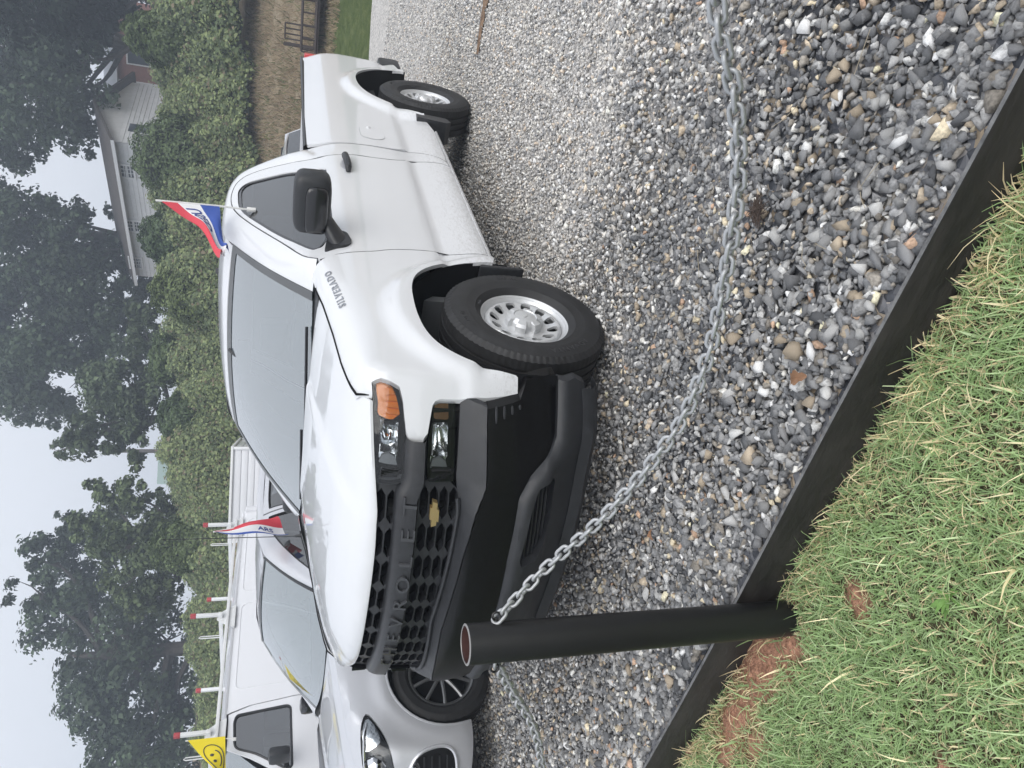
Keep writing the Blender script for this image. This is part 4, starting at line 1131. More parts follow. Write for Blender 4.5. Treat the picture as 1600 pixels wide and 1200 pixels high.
# ---- lettering on the fender, roof fin, mast
def flet(a, b, h):
    x = .18 + a; bb = t_Zs(x) - .13 + .085 + b * 1.15
    q0 = Vector(fender_surf(x, bb)); q1 = Vector(fender_surf(x, bb + .004)); t = (q1 - q0).normalized(); nrm = Vector((0, -t.z, t.y)); nrm = nrm if nrm.y < 0 else -nrm
    return tuple(q0 + nrm * (.0005 + .004 * h))
obj('fender_lettering', text_mesh('SILVERADO', .047, flet, spacing=1.42, bold=.0010), mat('badge_chrome', (.45, .46, .48), rough=.2, metal=.9), fender)
fn = MB()
rows = [[(1.93 + .085 * math.cos(a) * s + .05 * t, .035 * math.sin(a) * s, roof_z(1.93, 0) - .004 + .07 * t) for a in np.linspace(0, 2 * PI, 15)[:-1]] for t, s in ((0, 1.0), (.25, .9), (.6, .62), (.9, .4), (1.0, .3))]
obj('roof_antenna_fin', strip_mesh('roof_antenna_fin', rows, 60, closed=True), M_CHAR, truck)
ms = MB(); ms.tube([(.30, .86, 1.33), (.30, .865, 1.37)], [.012, .007], 8); ms.tube([(.30, .865, 1.37), (.335, .90, 2.12)], .0028, 6); ms.build('mast_antenna', M_BLACK, truck)

# ---- wheels
def tyre_mesh(name, Ro, Ri, w, tread=120):
    """carcass by lathe, with shoulder blocks and grooves"""
    h = w / 2
    prof = [(Ri, -h * .72), (Ri + .012, -h * .82), (Ri + .03, -h * .93), (Ri + .034, -h * .925), (Ri + .07, -h), (Ri + .076, -h * 1.004), (Ro - .055, -h * .99), (Ro - .05, -h * .975), (Ro - .028, -h * .955), (Ro - .014, -h * .86)]
    gro = [(-.80, 0), (-.44, 0), (-.43, 1), (-.33, 1), (-.32, 0), (-.06, 0), (-.05, 1), (.05, 1), (.06, 0), (.32, 0), (.33, 1), (.43, 1), (.44, 0), (.80, 0)]
    prof += [(Ro - .004 * abs(a) - (.009 if g else 0), a * h) for a, g in gro]
    prof += [(r, -y) for r, y in prof[:10][::-1]]
    m = MB(); N = tread * 2
    m.lathe(prof, N, 'y')
    # sipes: push every second pair of shoulder vertices inwards
    L_ = len(prof)
    V = m.v
    for i, (r, y) in enumerate(prof):
        if abs(y) > h * .45 and r > Ro - .035:
            for k in range(N):
                if k % 3 == 0:
                    x, yy, z = V[i * N + k]; s = (r - .005) / r; V[i * N + k] = (x * s, yy, z * s)
    me = mesh(name, m.v, m.f, None)
    bm = bmesh.new(); bm.from_mesh(me); bmesh.ops.recalc_face_normals(bm, faces=bm.faces); bm.to_mesh(me); bm.free()
    me.polygons.foreach_set('use_smooth', np.ones(len(me.polygons), bool)); me.set_sharp_from_angle(angle=math.radians(32))
    return me
def steel_wheel(par):
    """faces -y"""
    Ro, Ri = .392, .214
    ty = obj('tyre', tyre_mesh('tyre', Ro, Ri, .258), M_RUBBER, par)
    for word, a0, s in (('ADVANTA', math.radians(-128), .042), ('HT II', math.radians(128), .030), ('RADIAL', math.radians(30), .026)):
        def side_w(a, b, h):
            ang = a0 + (1 if True else -1) * a / .315; r = .318 + b * (1 if True else 1)
            return (r * math.cos(ang), -.1285 - .0015 * h, r * math.sin(ang)) 
        def ring(a, b, h, a0=a0):
            ang = a0 - a / .315; r = .318 + b
            return (r * math.cos(ang), -.1283 - .0022 * h, r * math.sin(ang))
        me = text_mesh(word, s, ring, spacing=1.25); obj('sidewall_lettering', me, mat('sidewall_' + word.lower().replace(' ', '_'), (.036, .036, .038), rough=.5), par)
    rim = MB()
    rim.lathe([(.190, .09), (.200, .02), (.199, -.05), (.206, -.085), (.222, -.099), (.231, -.104), (.2335, -.098), (.228, -.088), (.216, -.08), (.214, .09)], 56, 'y')
    rim.lathe([(.205, -.083), (.196, -.075), (.188, -.060)], 56, 'y')
    ro = rim.build('rim', M_STEELW, par)
    def disc(x, z):
        r = math.hypot(x, z)
        return (x, float(np.interp(r, [0, .06, .075, .10, .125, .165, .180, .190], [-.070, -.070, -.066, -.058, -.060, -.078, -.078, -.060])), z)
    cyc = [(.189 * math.cos(t), .189 * math.sin(t)) for t in np.linspace(0, 2 * PI, 73)[:-1]]
    hl = []
    for k in range(12):
        a = 2 * PI * k / 12 + .13
        q = [(.118, -.075), (.131, -.140), (.150, -.170), (.164, -.135), (.168, 0), (.164, .135), (.150, .170), (.131, .140), (.118, .075)]
        hl.append([(r * math.cos(a + t), r * math.sin(a + t)) for r, t in q])
    panel('wheel_disc', cyc, disc, .012, M_STEELW, par, holes=hl, flange=.004, hflange=.014, smooth=35)
    bk = MB(); bk.lathe([(.0, -.02), (.19, -.02), (.19, .0)], 32, 'y'); bk.build('brake_disc', M_VOID, par)
    cap = MB()
    V = []; F = []; N = 72
    prof = [(.092, -.058), (.092, -.088), (.083, -.103), (.056, -.109), (.052, -.104), (.045, -.106), (.0, -.108)]
    for r, h in prof:
        for k in range(N):
            a = 2 * PI * k / N; l = (k % 12) / 12.
            notch = 1 if abs(l - .5) < .22 else 0
            rr = r - (.019 if (notch and r > .07) else 0)
            V.append((rr * math.cos(a), h, rr * math.sin(a)))
    for i in range(len(prof) - 1):
        for k in range(N):
            l = (k + 1) % N; F.append((i * N + k, i * N + l, (i + 1) * N + l, (i + 1) * N + k))
    cap.raw(V, F); cap.build('hub_cap', M_STEELW, par, smooth=30)
    bt = MB(); b2 = [(x * .42, z * .42) for x, z in bow]
    bt.raw([(x, d, z) for d in (-.106, -.111) for x, z in b2], [tuple(range(12)), tuple(range(12, 24))] + [(i, (i + 1) % 12, 12 + (i + 1) % 12, 12 + i) for i in range(12)]); bt.build('cap_emblem', M_STEELW, par, smooth=None)
    bx = MB(); bx.box((-.02, -.111, .223), (.02, -.1, .236), .003); bx.build('balance_weight', M_CHAR, par)
wh = empty('wheel', (0, -.8725, .3915), parent=truck); wh.rotation_euler = (0, math.radians(25), math.radians(0))
steel_wheel(wh)
def copy_tree(o, parent, loc=None, rot=None):
    c = o.copy(); COL.objects.link(c); c.parent = parent
    if loc is not None: c.location = loc
    if rot is not None: c.rotation_euler = rot
    for chd in [x for x in bpy.data.objects if x.parent == o]: copy_tree(chd, c)
    return c
copy_tree(wh, truck, (3.545, -.8725, .3915), (0, math.radians(70), 0))
copy_tree(wh, truck, (0, .8725, .3915), (0, .4, PI))
copy_tree(wh, truck, (3.545, .8725, .3915), (0, 1.0, PI))
# ================================================================== OTHER VEHICLES
class Shell:
    """side and front surface of a car: side half-width by height, front bow by height and width"""
    def __init__(s, bz, bx, ck, cp, tz, ty, arches, flare=.02, kk=.05, tail=9., tailk=.2):
        s.bz, s.bx, s.ck, s.cp, s.arches, s.flare, s.kk, s.tail, s.tailk = bz, bx, ck, cp, arches, flare, kk, tail, tailk
        s.gz = np.linspace(0, 2.4, 1201); g_ = np.interp(s.gz, tz, ty); k = np.exp(-.5 * (np.arange(-40, 41) / 14.) ** 2); k /= k.sum()
        s.gy = np.convolve(np.pad(g_, 40, mode='edge'), k, 'valid')
    def B(s, z): return float(np.interp(z, s.bz, s.bx))
    def F(s, y, z): return s.B(z) + s.ck * abs(y) ** s.cp
    def S(s, x, z):
        b = float(np.interp(z, s.gz, s.gy))
        for cx, cz, a in s.arches:
            d = max(0., math.hypot(x - cx, z - cz) - a - .03); b += s.flare * math.exp(-(d / .07) ** 2)
        f = (max(x - s.B(z), 1e-4) / s.ck) ** (1 / s.cp); h = min(1, max(0, .5 + .5 * (f - b) / s.kk))
        return f * (1 - h) + b * h - s.kk * h * (1 - h) - s.tailk * max(0., x - s.tail) ** 2
    def X(s, y, z):
        lo, hi = -1.4, 1.0
        for _ in range(40):
            m_ = (lo + hi) / 2
            if s.S(m_, z) < abs(y): lo = m_
            else: hi = m_
        return (lo + hi) / 2
def arc(cx, cz, a, t0, t1, n=22): return [(cx + a * math.cos(t), cz + a * math.sin(t)) for t in np.linspace(t0, t1, n)]
def wheel5(par, Ro, Ri, w, loc, sg, spokes=10, mm=None):
    """alloy wheel: thin spokes on a dark barrel"""
    e = empty('wheel', loc, parent=par)
    obj('tyre', tyre_mesh('tyre', Ro, Ri + .012, w, 60), M_RUBBER, e)
    m_ = MB(); m_.lathe([(Ri - .02, .08), (Ri - .012, sg * .5 * w * .6), (Ri + .004, sg * .5 * w * .80), (Ri + .014, sg * .5 * w * .84), (Ri + .016, sg * .5 * w * .74)], 40, 'y'); m_.build('rim', mm or M_STEELW, e)
    b_ = MB(); b_.lathe([(0, sg * .01), (Ri - .03, sg * .01)], 28, 'y'); b_.build('brake_disc', M_VOID, e)
    for k in range(spokes):
        a = 2 * PI * k / spokes; q = MB(); c, s_ = math.cos(a), math.sin(a)
        q.tube([(r_ * c, sg * (.5 * w * .62 + .02 * math.sin(PI * r_ / Ri)), r_ * s_) for r_ in np.linspace(.03, Ri, 5)], [.016, .014, .012, .012, .014], 6); q.build('spoke', mm or M_STEELW, e)
    h_ = MB(); h_.lathe([(.0, sg * (.5 * w * .62 + .03)), (.035, sg * (.5 * w * .62 + .026)), (.042, sg * .5 * w * .5)], 18, 'y'); h_.build('hub_cap', mm or M_STEELW, e)
    return e

def crossover(name, loc, rz, paint):
    car = empty(name, loc, rz)
    sh = Shell(np.array([.15, .22, .35, .55, .72, .82, .90, .98, 1.05]), np.array([-.80, -.87, -.91, -.925, -.905, -.87, -.80, -.62, -.35]), .50, 2.6,
               [.18, .24, .34, .55, .78, .90, 1.0, 1.08, 1.15, 1.30, 1.50, 1.60, 1.70], [.86, .895, .905, .912, .92, .905, .885, .860, .82, .745, .66, .60, .5],
               ((0, .345, .385), (2.70, .345, .385)), flare=.022, tail=3.3, tailk=.25)
    _cx = [-.95, -.85, -.7, -.5, -.25, .1, .4, .62]; _cz = [.80, .872, .925, .965, 1.00, 1.045, 1.075, 1.09]
    def hz(x, y):
        w = min(1, max(0, (.5 - x) / 1.2)); xp = x - .42 * abs(y) ** 2.6 * w
        return float(np.interp(xp, _cx, _cz)) - .045 * (abs(y) / .8) ** 3 + .018 * math.exp(-((abs(y) - .50 - .1 * x) / .05) ** 2)
    def sf(sg, d=0.): return lambda x, z: (x, sg * (sh.S(x, z) + d), z)
    ztop = lambda x: float(np.interp(x, [-.75, -.5, -.3, 0, .3, .66], [.87, .945, 1.0, 1.045, 1.07, 1.085]))
    for sg in (-1, 1):
        # fender and bumper flank
        hl = [(-.245, .885), (-.34, .925), (-.50, .915), (-.64, .875), (-.78, .80), (-.80, .72), (-.70, .695), (-.55, .735), (-.42, .775), (-.31, .83)]
        out_ = [(sh.X(.62, .25), .25), (-.60, .215), (-.47, .20)] + [q for q in arc(0, .345, .385, PI + .40, -.42, 26)] + [(.40, .19), (.66, .19), (.70, .5), (.68, .9), (.66, 1.07)] + [(x, ztop(x)) for x in np.linspace(.6, -.70, 24)] + [(sh.X(.62, .80), .80), (sh.X(.62, .5), .5)]
        f_ = panel('fender', out_, sf(sg), .03, paint, car, out=(0, sg, 0), holes=[cr(hl, 3, True)], flange=.02, hflange=.02)
        lp = MB(); lp.tube([(x, sg * (sh.S(x, z) - .004), z) for x, z in arc(0, .345, .390, PI + .38, -.40, 26)], .010, 6); lp.build('arch_lip', paint, f_)
        h = panel('headlight', cr(hl, 3, True), sf(sg, -.04), .03, M_GLOSSBLK, car, out=(0, sg, 0), flange=0)
        for (cx, cz, r_) in ((-.52, .825, .050), (-.66, .785, .045)):
            pj = MB(); y_ = sg * (sh.S(cx, cz) - .03); pj.lathe([(0, sg * .022), (r_ * .6, sg * .018), (r_ * .95, 0), (r_ * 1.25, -sg * .012)], 18, 'y', (cx, y_, cz)); pj.build('projector', M_CHROME, h)
        cm_ = [(-.27, .875), (-.34, .91), (-.46, .90), (-.44, .81), (-.36, .82)]
        panel('reflector', cr(cm_, 3, True), sf(sg, -.02), .03, M_CHROME_D, h, out=(0, sg, 0), flange=.01)
        br = MB(); br.tube([(x, sg * (sh.S(x, z) - .012), z) for x, z in cr([(-.30, .885), (-.40, .905), (-.55, .895), (-.70, .835)], 4)], .009, 6); br.build('light_pipe', M_CHROME, h)
        panel('lens', cr(hl, 3, True), sf(sg, -.006), .03, M_LENS, h, out=(0, sg, 0), flange=0)
        sm = roundpoly([(-.50, .44), (-.49, .41), (-.56, .33), (-.575, .33), (-.575, .36)], .008)
        panel('side_marker', sm, sf(sg, .003), .03, paint, f_, out=(0, sg, 0), flange=.004)
        # doors with windows
        belt = .0
        wf = cr([(.93, 1.145), (1.02, 1.20), (1.20, 1.32), (1.42, 1.45), (1.60, 1.525), (1.72, 1.54), (1.74, 1.50), (1.73, 1.20), (1.71, 1.13)], 4, True)
        wr = cr([(1.84, 1.13), (1.83, 1.20), (1.84, 1.50), (1.88, 1.545), (2.2, 1.55), (2.5, 1.53), (2.66, 1.42), (2.70, 1.22), (2.66, 1.15)], 4, True)
        dtop = cr([(.72, 1.085), (.95, 1.20), (1.20, 1.36), (1.42, 1.495), (1.60, 1.565), (1.78, 1.59)], 4)
        d1 = panel('front_door', [(.715, .5), (.71, .19), (1.76, .19)] + [(1.785, .6), (1.785, 1.2), (1.785, 1.585)] + dtop[::-1] + [(.70, 1.0)], sf(sg), .05, paint, car, out=(0, sg, 0), holes=[wf], flange=.02, hflange=.012)
        d2_ = panel('rear_door', [(1.80, .19), (2.20, .19)] + arc(2.70, .345, .385, PI + .42, PI * .62, 12) + [(2.72, .85), (2.80, 1.2), (2.70, 1.52), (2.4, 1.59), (1.80, 1.595), (1.795, 1.0)], sf(sg), .05, paint, car, out=(0, sg, 0), holes=[wr], flange=.02, hflange=.012)
        for d_, w_, nm in ((d1, wf, 'window_glass'), (d2_, wr, 'window_glass')):
            panel(nm, w_, sf(sg, -.012), .06, M_TINT2, d_, out=(0, sg, 0), flange=0)
            gk = MB(); gk.tube([(x, sg * (sh.S(x, z) - .002), z) for x, z in w_], .007, 5, closed=True); gk.build('window_trim', M_GLOSSBLK, d_)
        for xh in (1.52, 2.35):
            hd = MB(); hd.tube([(x, sg * (sh.S(x, .98) + o_), .98) for x, o_ in ((xh, .0), (xh + .02, .03), (xh + .15, .03), (xh + .17, .0))], .013, 6); hd.build('door_handle', paint, d1 if xh < 2 else d2_)
        q_ = panel('rear_quarter', arc(2.70, .345, .385, PI * .60, -.42, 16) + [(3.30, .25), (3.55, .35), (3.62, .8), (3.60, 1.05), (3.45, 1.35), (3.20, 1.56), (2.75, 1.585), (2.72, 1.53), (2.815, 1.2), (2.735, .85)], sf(sg), .05, paint, car, out=(0, sg, 0), flange=.02)
        tl_ = MB(); tl_.box((3.42, sg * .70, .92), (3.60, sg * .86, 1.10), .03); tl_.build('tail_light', M_RED, car)
        # mirror
        mr_ = MB(); mr_.box((.88, sg * .95, 1.09), (1.02, sg * 1.10, 1.22), .045); mr_.tube([(.93, sg * .84, 1.11), (.94, sg * .97, 1.13)], .022, 6); mr_.build('door_mirror', M_GLOSSBLK, car)
        wheel5(car, .345, .215, .225, (0, sg * .79, .345), sg, 10, M_ALLOYD); wheel5(car, .345, .215, .225, (2.70, sg * .79, .345), sg, 10, M_ALLOYD)
        # liner
        for cx in (0, 2.7):
            rows = [[(cx + .40 * math.cos(t), sg * y, .345 + .40 * math.sin(t)) for t in np.linspace(-.3, PI + .3, 20)] for y in (.895, .55)] + [[(cx, sg * .55, .4)] * 20]
            obj('wheel_well_liner', strip_mesh('wheel_well_liner', rows), M_VOID, car)
        # pillars: strip between door top and windscreen / roof edge
        a_ = resample([(x, sh.S(x, z), z) for x, z in dtop] + [(x, sh.S(x, z), z) for x, z in ((2.1, 1.60), (2.5, 1.592), (2.75, 1.575), (3.20, 1.55))], 50)
        b_ = resample([wsp(1, t) for t in np.linspace(0, 1, 8)] + [(1.6, .555, 1.632), (2.1, .55, 1.652), (2.5, .55, 1.645), (3.2, .56, 1.59)], 50)
        rows = []
        for t in np.linspace(0, 1, 6):
            rows.append([tuple(np.array([1, sg, 1]) * ((1 - t) ** 2 * p0 + 2 * t * (1 - t) * ((p0 + p1) / 2 + np.array([-.012 if p0[0] < 1.5 else 0, .015, .02])) + t * t * p1)) for p0, p1 in zip(a_, b_)])
        obj('roof_rail', strip_mesh('roof_rail', rows, 60), paint, car)
    # bumper face
    gr = roundpoly([(-.47, .50), (-.40, .63), (.40, .63), (.47, .50), (.40, .34), (-.40, .34)], .05)
    gs = [roundpoly([(sg * .80, .62), (sg * .62, .60), (sg * .60, .37), (sg * .78, .34), (sg * .81, .45)], .04) for sg in (-1, 1)]
    def bf(d): return lambda y, z: (sh.F(y, z) + d, y, z)
    bo = [(y, .80) for y in np.linspace(-.62, .62, 20)] + [(.62, .25)] + [(y, .235) for y in np.linspace(.6, -.6, 16)] + [(-.62, .25)]
    fb = panel('front_bumper', bo, bf(0), .04, paint, car, out=(-1, 0, 0), holes=[gr], flange=.02, hflange=.05)
    gp = panel('grille', gr, bf(.035), .04, M_BLACK, car, out=(-1, 0, 0), holes=[[(y, z), (y + .10, z), (y + .10, z + .035), (y, z + .035)] for z in (.385, .44, .495, .55) for y in np.arange(-.36, .30, .13)], flange=0, hflange=.03)
    panel('grille_backing', gr, bf(.09), .1, M_VOID, car, out=(-1, 0, 0), flange=0)
    for sg in (-1, 1):
        io = cr([(-.525, .37), (-.512, .46), (-.545, .575), (-.62, .635), (-.78, .655), (-.82, .50), (-.78, .345), (-.60, .325)], 4, True)
        ai = panel('air_intake', io, sf(sg, .005), .03, M_VOID, car, out=(0, sg, 0), flange=.008)
        for z in (.39, .44, .49, .54, .59):
            q = MB(); q.tube([(x, sg * (sh.S(x, z) + .007), z) for x in np.linspace(-.56, -.80, 8)], .006, 5); q.build('intake_slat', M_BLACK, ai)
        q = MB(); q.tube([(x, sg * (sh.S(x, z) + .004), z) for x, z in io], .012, 6, closed=True); q.build('intake_frame', paint, ai)
        q = MB(); q.lathe([(0, sg * .02), (.022, sg * .016), (.036, 0), (.04, -sg * .01)], 16, 'y', (-.60, sg * (sh.S(-.60, .60) + .01), .595)); q.build('fog_lamp', M_CHROME_D, ai)
    ov = MB(); ov.v = []
    em_ = [(.075 * math.cos(a), .032 * math.sin(a)) for a in np.linspace(0, 2 * PI, 25)[:-1]]
    ov.raw([(sh.F(y, .70 + z) + d, y, .70 + z) for d in (.01, -.012) for y, z in em_], [tuple(range(24)), tuple(range(24, 48))] + [(i, (i + 1) % 24, 24 + (i + 1) % 24, 24 + i) for i in range(24)]); ov.build('oval_emblem', M_CHROME, car)
    ho = [(sh.F(y, .83) + .01, y) for y in np.linspace(-.78, .78, 26)] + [(-.30, .80), (0, .82), (.4, .83)] + [(.50 + .14 * (y / .83) ** 2, y) for y in np.linspace(.82, -.82, 14)] + [(.4, -.83), (0, -.82), (-.30, -.80)]
    panel('hood', ho, lambda a, b: (a, b, hz(a, b)), .05, paint, car, out=(0, 0, 1), flange=.01)
    obj('windshield', strip_mesh('windshield', [[wsp(u, t) for u in np.linspace(-1, 1, 21)] for t in np.linspace(0, 1, 10)], out=(-1, 0, 1)), M_WS2, car)
    fr_ = MB(); ro_ = [(-1, t) for t in np.linspace(0, 1, 10)] + [(u, 1) for u in np.linspace(-.9, .9, 9)] + [(1, t) for t in np.linspace(1, 0, 10)]
    ri_ = [(-.965, .97 * t) for t in np.linspace(0, 1, 10)] + [(u * .96, .96) for u in np.linspace(-.9, .9, 9)] + [(.965, .97 * t) for t in np.linspace(1, 0, 10)]
    V = [(a - .003, b, c + .004) for a, b, c in (wsp(*q) for q in ro_ + ri_)]; k = len(ro_); fr_.raw(V, [(i, i + 1, k + i + 1, k + i) for i in range(k - 1)]); fr_.build('windshield_seal', M_GLOSSBLK, car)
    cw = [[(.48 + dx + .14 * (y / .83) ** 2, y, 1.055 + dz) for y in np.linspace(-.83, .83, 16)] for dx, dz in ((0, 0), (.14, .01))]
    obj('cowl', strip_mesh('cowl', cw), M_BLACK, car)
    rz_ = lambda x, y: float(np.interp(x, [1.25, 1.32, 1.5, 1.8, 2.2, 2.6, 3.0, 3.3, 3.45], [1.578, 1.60, 1.632, 1.655, 1.665, 1.655, 1.625, 1.575, 1.53])) - .03 * (y / .57) ** 2
    panel('roof', [(1.28 + .06 * (y / .57) ** 2, y) for y in np.linspace(-.565, .565, 9)] + [(3.40, .57), (3.40, -.57)], lambda a, b: (a, b, rz_(a, b)), .08, paint, car, out=(0, 0, 1), flange=.02)
    rr_ = MB(); rr_.prism([(3.35, 1.55), (3.62, 1.05), (3.66, .8), (3.60, .3), (3.3, .3), (3.3, 1.5)], -.70, .70, 'y'); rr_.build('tailgate', paint, car)
    rw_ = MB(); rw_.prism([(3.40, 1.49), (3.60, 1.10), (3.615, 1.10), (3.415, 1.50)], -.56, .56, 'y'); rw_.build('rear_window', M_GLOSSBLK, car)
    i_ = MB(); i_.box((.55, -.80, .95), (1.0, .80, 1.06), .05); i_.box((.5, -.8, .3), (3.3, .8, .36)); i_.box((.42, -.82, .25), (.5, .82, 1.02)); i_.build('dashboard', M_DASH, car)
    for sx_, y in ((1.55, -.37), (1.55, .37), (2.5, -.37), (2.5, .37)):
        st_ = MB(); st_.box((sx_, y - .25, .5), (sx_ + .5, y + .25, .72), .06); st_.box((sx_ + .36, y - .25, .68), (sx_ + .56, y + .25, 1.22), .06); st_.box((sx_ + .44, y - .13, 1.24), (sx_ + .54, y + .13, 1.42), .04); st_.build('seat', M_SEATL, car)
    u_ = MB(); u_.box((-.45, -.55, .2), (3.4, .55, .5), .03); u_.box((-.75, -.55, .3), (.45, .55, .85), .05); u_.build('chassis', M_UNDER, car)
    return car
def wsp(u, t):
    y = lerp(.80, .585, t) * u; x = lerp(.62 + .16 * u * u, 1.30 + .06 * u * u, t); z = lerp(1.075 + .02 * u * u, 1.597 - .03 * u * u, t); b = math.sin(PI * t) * .03
    return (x - b * .6, y, z + b * .8)
M_ALLOYD = mat('dark_alloy', (.20, .205, .21), rough=.35, metal=.7)
M_TINT2 = glass('tinted_glass_grey', (.16, .17, .18), refl=.14, rough=.02, film=.04, filmcol=(.5, .52, .55))
M_WS2 = glass('windshield_glass_pale', (.66, .74, .74), refl=.30, film=.20, filmcol=(.50, .67, .74))  # film paints the sky's sheen onto the pane, besides dust
M_SEATL = mat('seat_light_cloth', (.30, .30, .31), rough=.9)
suv = crossover('crossover_car', (-.06, 2.82, 0), 0, M_SILVER)
tag(suv, 'silver-white crossover parked just beyond the pickup, its headlight showing past the grille', 'car')
back = crossover('crossover_car', (6.95, 4.25, 0), math.radians(-90), M_SILVER)
tag(back, 'pale car mostly hidden behind the pickup bed, only its roof end showing', 'car')

# ---- cargo van beyond the crossover
van = empty('cargo_van', (.85, 7.02, 0))
tag(van, 'white cargo van with ladder rack behind the crossover', 'van')
vs = Shell(np.array([.2, .4, .7, .95, 1.1, 1.2]), np.array([-.80, -.86, -.86, -.80, -.70, -.5]), .34, 3.0, [.2, .35, .6, 1.0, 1.2, 1.3, 1.6, 1.9, 1.98, 2.05], [.90, .96, .99, 1.0, .99, .965, .91, .84, .815, .74], ((0, .38, .43), (3.43, .38, .43)), flare=.015, tail=4.5, tailk=.2)
def vsf(sg, d=0.): return lambda x, z: (x, sg * (vs.S(x, z) + d), z)
for sg in (-1, 1):
    vw = roundpoly([(.52, 1.26), (.78, 1.62), (.90, 1.86), (1.22, 1.885), (1.30, 1.86), (1.30, 1.24), (.55, 1.215)], .07, 5)
    do = [(.25, .42), (1.40, .42), (1.40, 1.2), (1.385, 1.70), (1.33, 1.955), (.90, 1.945), (.74, 1.68), (.46, 1.30), (.24, 1.1)]
    d_ = panel('front_door', do, vsf(sg), .06, M_VAN, van, out=(0, sg, 0), holes=[vw], flange=.02, hflange=.015)
    panel('window_glass', vw, vsf(sg, -.015), .08, M_TINT2, d_, out=(0, sg, 0), flange=0)
    gk = MB(); gk.tube([(x, sg * (vs.S(x, z) - .001), z) for x, z in vw], .014, 6, closed=True); gk.build('window_gasket', M_BLACK, d_)
    hd = MB(); hd.box((1.18, sg * 1.0, 1.05), (1.33, sg * 1.035, 1.085), .012); hd.build('door_handle', M_BLACK, d_)
    so_ = arc(3.43, .38, .43, PI + .15, -.15, 16) + [(4.75, .40), (4.80, 1.2), (4.72, 1.7), (4.66, 1.98), (1.345, 1.985), (1.395, 1.72), (1.412, 1.2), (1.412, .42)]
    s_ = panel('side_panel', so_, vsf(sg), .07, M_VAN, van, out=(0, sg, 0), flange=.02)
    for x0_, x1_ in ((1.62, 2.95), (3.10, 4.52)):
        em_ = roundpoly([(x0_, 1.18), (x1_, 1.18), (x1_ - .04, 1.90), (x0_ + .02, 1.90)], .09, 5)
        gk = MB(); gk.tube([(x, sg * (vs.S(x, z) + .001), z) for x, z in em_], .007, 5, closed=True); gk.build('pressed_outline', M_VAN, s_)
    fo_ = [(-.60, .42), (-.46, .42)] + arc(0, .38, .43, PI - .1, .1, 16)[::1] + [(.235, .42), (.225, 1.1), (.44, 1.30), (.30, 1.28)] + [(x, z) for x, z in ((0, 1.20), (-.3, 1.12), (-.62, 1.02))]
    panel('fender', [(-.62, .42), (-.44, .42)] + arc(0, .38, .43, PI, 0, 16) + [(.44, .40)][:0] + [(.235, .72), (.225, 1.1), (.43, 1.30), (.20, 1.25), (-.2, 1.15), (-.62, 1.02)], vsf(sg), .05, M_VAN, van, out=(0, sg, 0), flange=.02)
    gt = MB(); gt.tube([(x, sg * .80, 1.985 + .01 * math.sin(x)) for x in np.linspace(.95, 4.65, 14)], .022, 6); gt.build('roof_gutter', M_VAN, van)
    mr_ = MB(); mr_.box((.52, sg * 1.08, 1.24), (.64, sg * 1.32, 1.48), .05); mr_.tube([(.60, sg * .96, 1.28), (.58, sg * 1.12, 1.32)], .028, 6); mr_.build('door_mirror', M_BLACK, van)
    for cx in (0, 3.43):
        wheel5(van, .38, .21, .24, (cx, sg * .84, .38), sg, 8)
    lt_ = MB(); lt_.box((-.74, sg * .55, .78), (-.55, sg * .86, .98), .03); lt_.build('headlight', M_LENSW, van) if False else lt_.build('headlight', M_CHROME_D, van)
ro = MB(); rows = [[(x, y, 1.985 + .085 * (1 - (y / .80) ** 2) + .02 * math.sin(PI * (x - .9) / 3.8)) for y in np.linspace(-.80, .80, 15)] for x in np.linspace(.92, 4.66, 12)]
obj('roof', strip_mesh('roof', rows), M_VAN, van)
vws = [[(lerp(.30, .92, t) - .03 * math.sin(PI * t) + .10 * u * u, lerp(.88, .78, t) * u, lerp(1.30, 1.985 + .07 * (1 - u * u), t)) for u in np.linspace(-1, 1, 13)] for t in np.linspace(0, 1, 7)]
obj('windshield', strip_mesh('windshield', vws, out=(-1, 0, 1)), M_WS2, van)
vh = [[(lerp(-.78, .32, t) + .12 * (u * u) * (1 - t), .88 * u, lerp(.98, 1.31, t ** .7) - .03 * u * u) for u in np.linspace(-1, 1, 11)] for t in np.linspace(0, 1, 7)]
obj('hood', strip_mesh('hood', vh), M_VAN, van)
fb = MB(); fb.box((-.95, -.95, .38), (-.70, .95, .62), .05); fb.build('front_bumper', M_CHAR, van)
gr_ = MB(); gr_.box((-.84, -.60, .66), (-.74, .60, .96), .03); gr_.build('grille', M_BLACK, van)
bk_ = MB(); bk_.box((4.62, -.90, .42), (4.72, .90, 1.95), .03); bk_.build('rear_doors', M_VAN, van)
un = MB(); un.box((-.6, -.7, .3), (4.6, .7, .55)); un.box((.3, -.90, .5), (4.6, .90, .6)); un.box((.45, -.85, .6), (.75, .85, 1.2), .05); un.build('chassis', M_UNDER, van)
for y in (-.45, .45):
    st_ = MB(); st_.box((1.0, y - .25, .7), (1.5, y + .25, .95), .06); st_.box((1.4, y - .25, .9), (1.6, y + .25, 1.55), .06); st_.build('seat', M_SEAT, van)

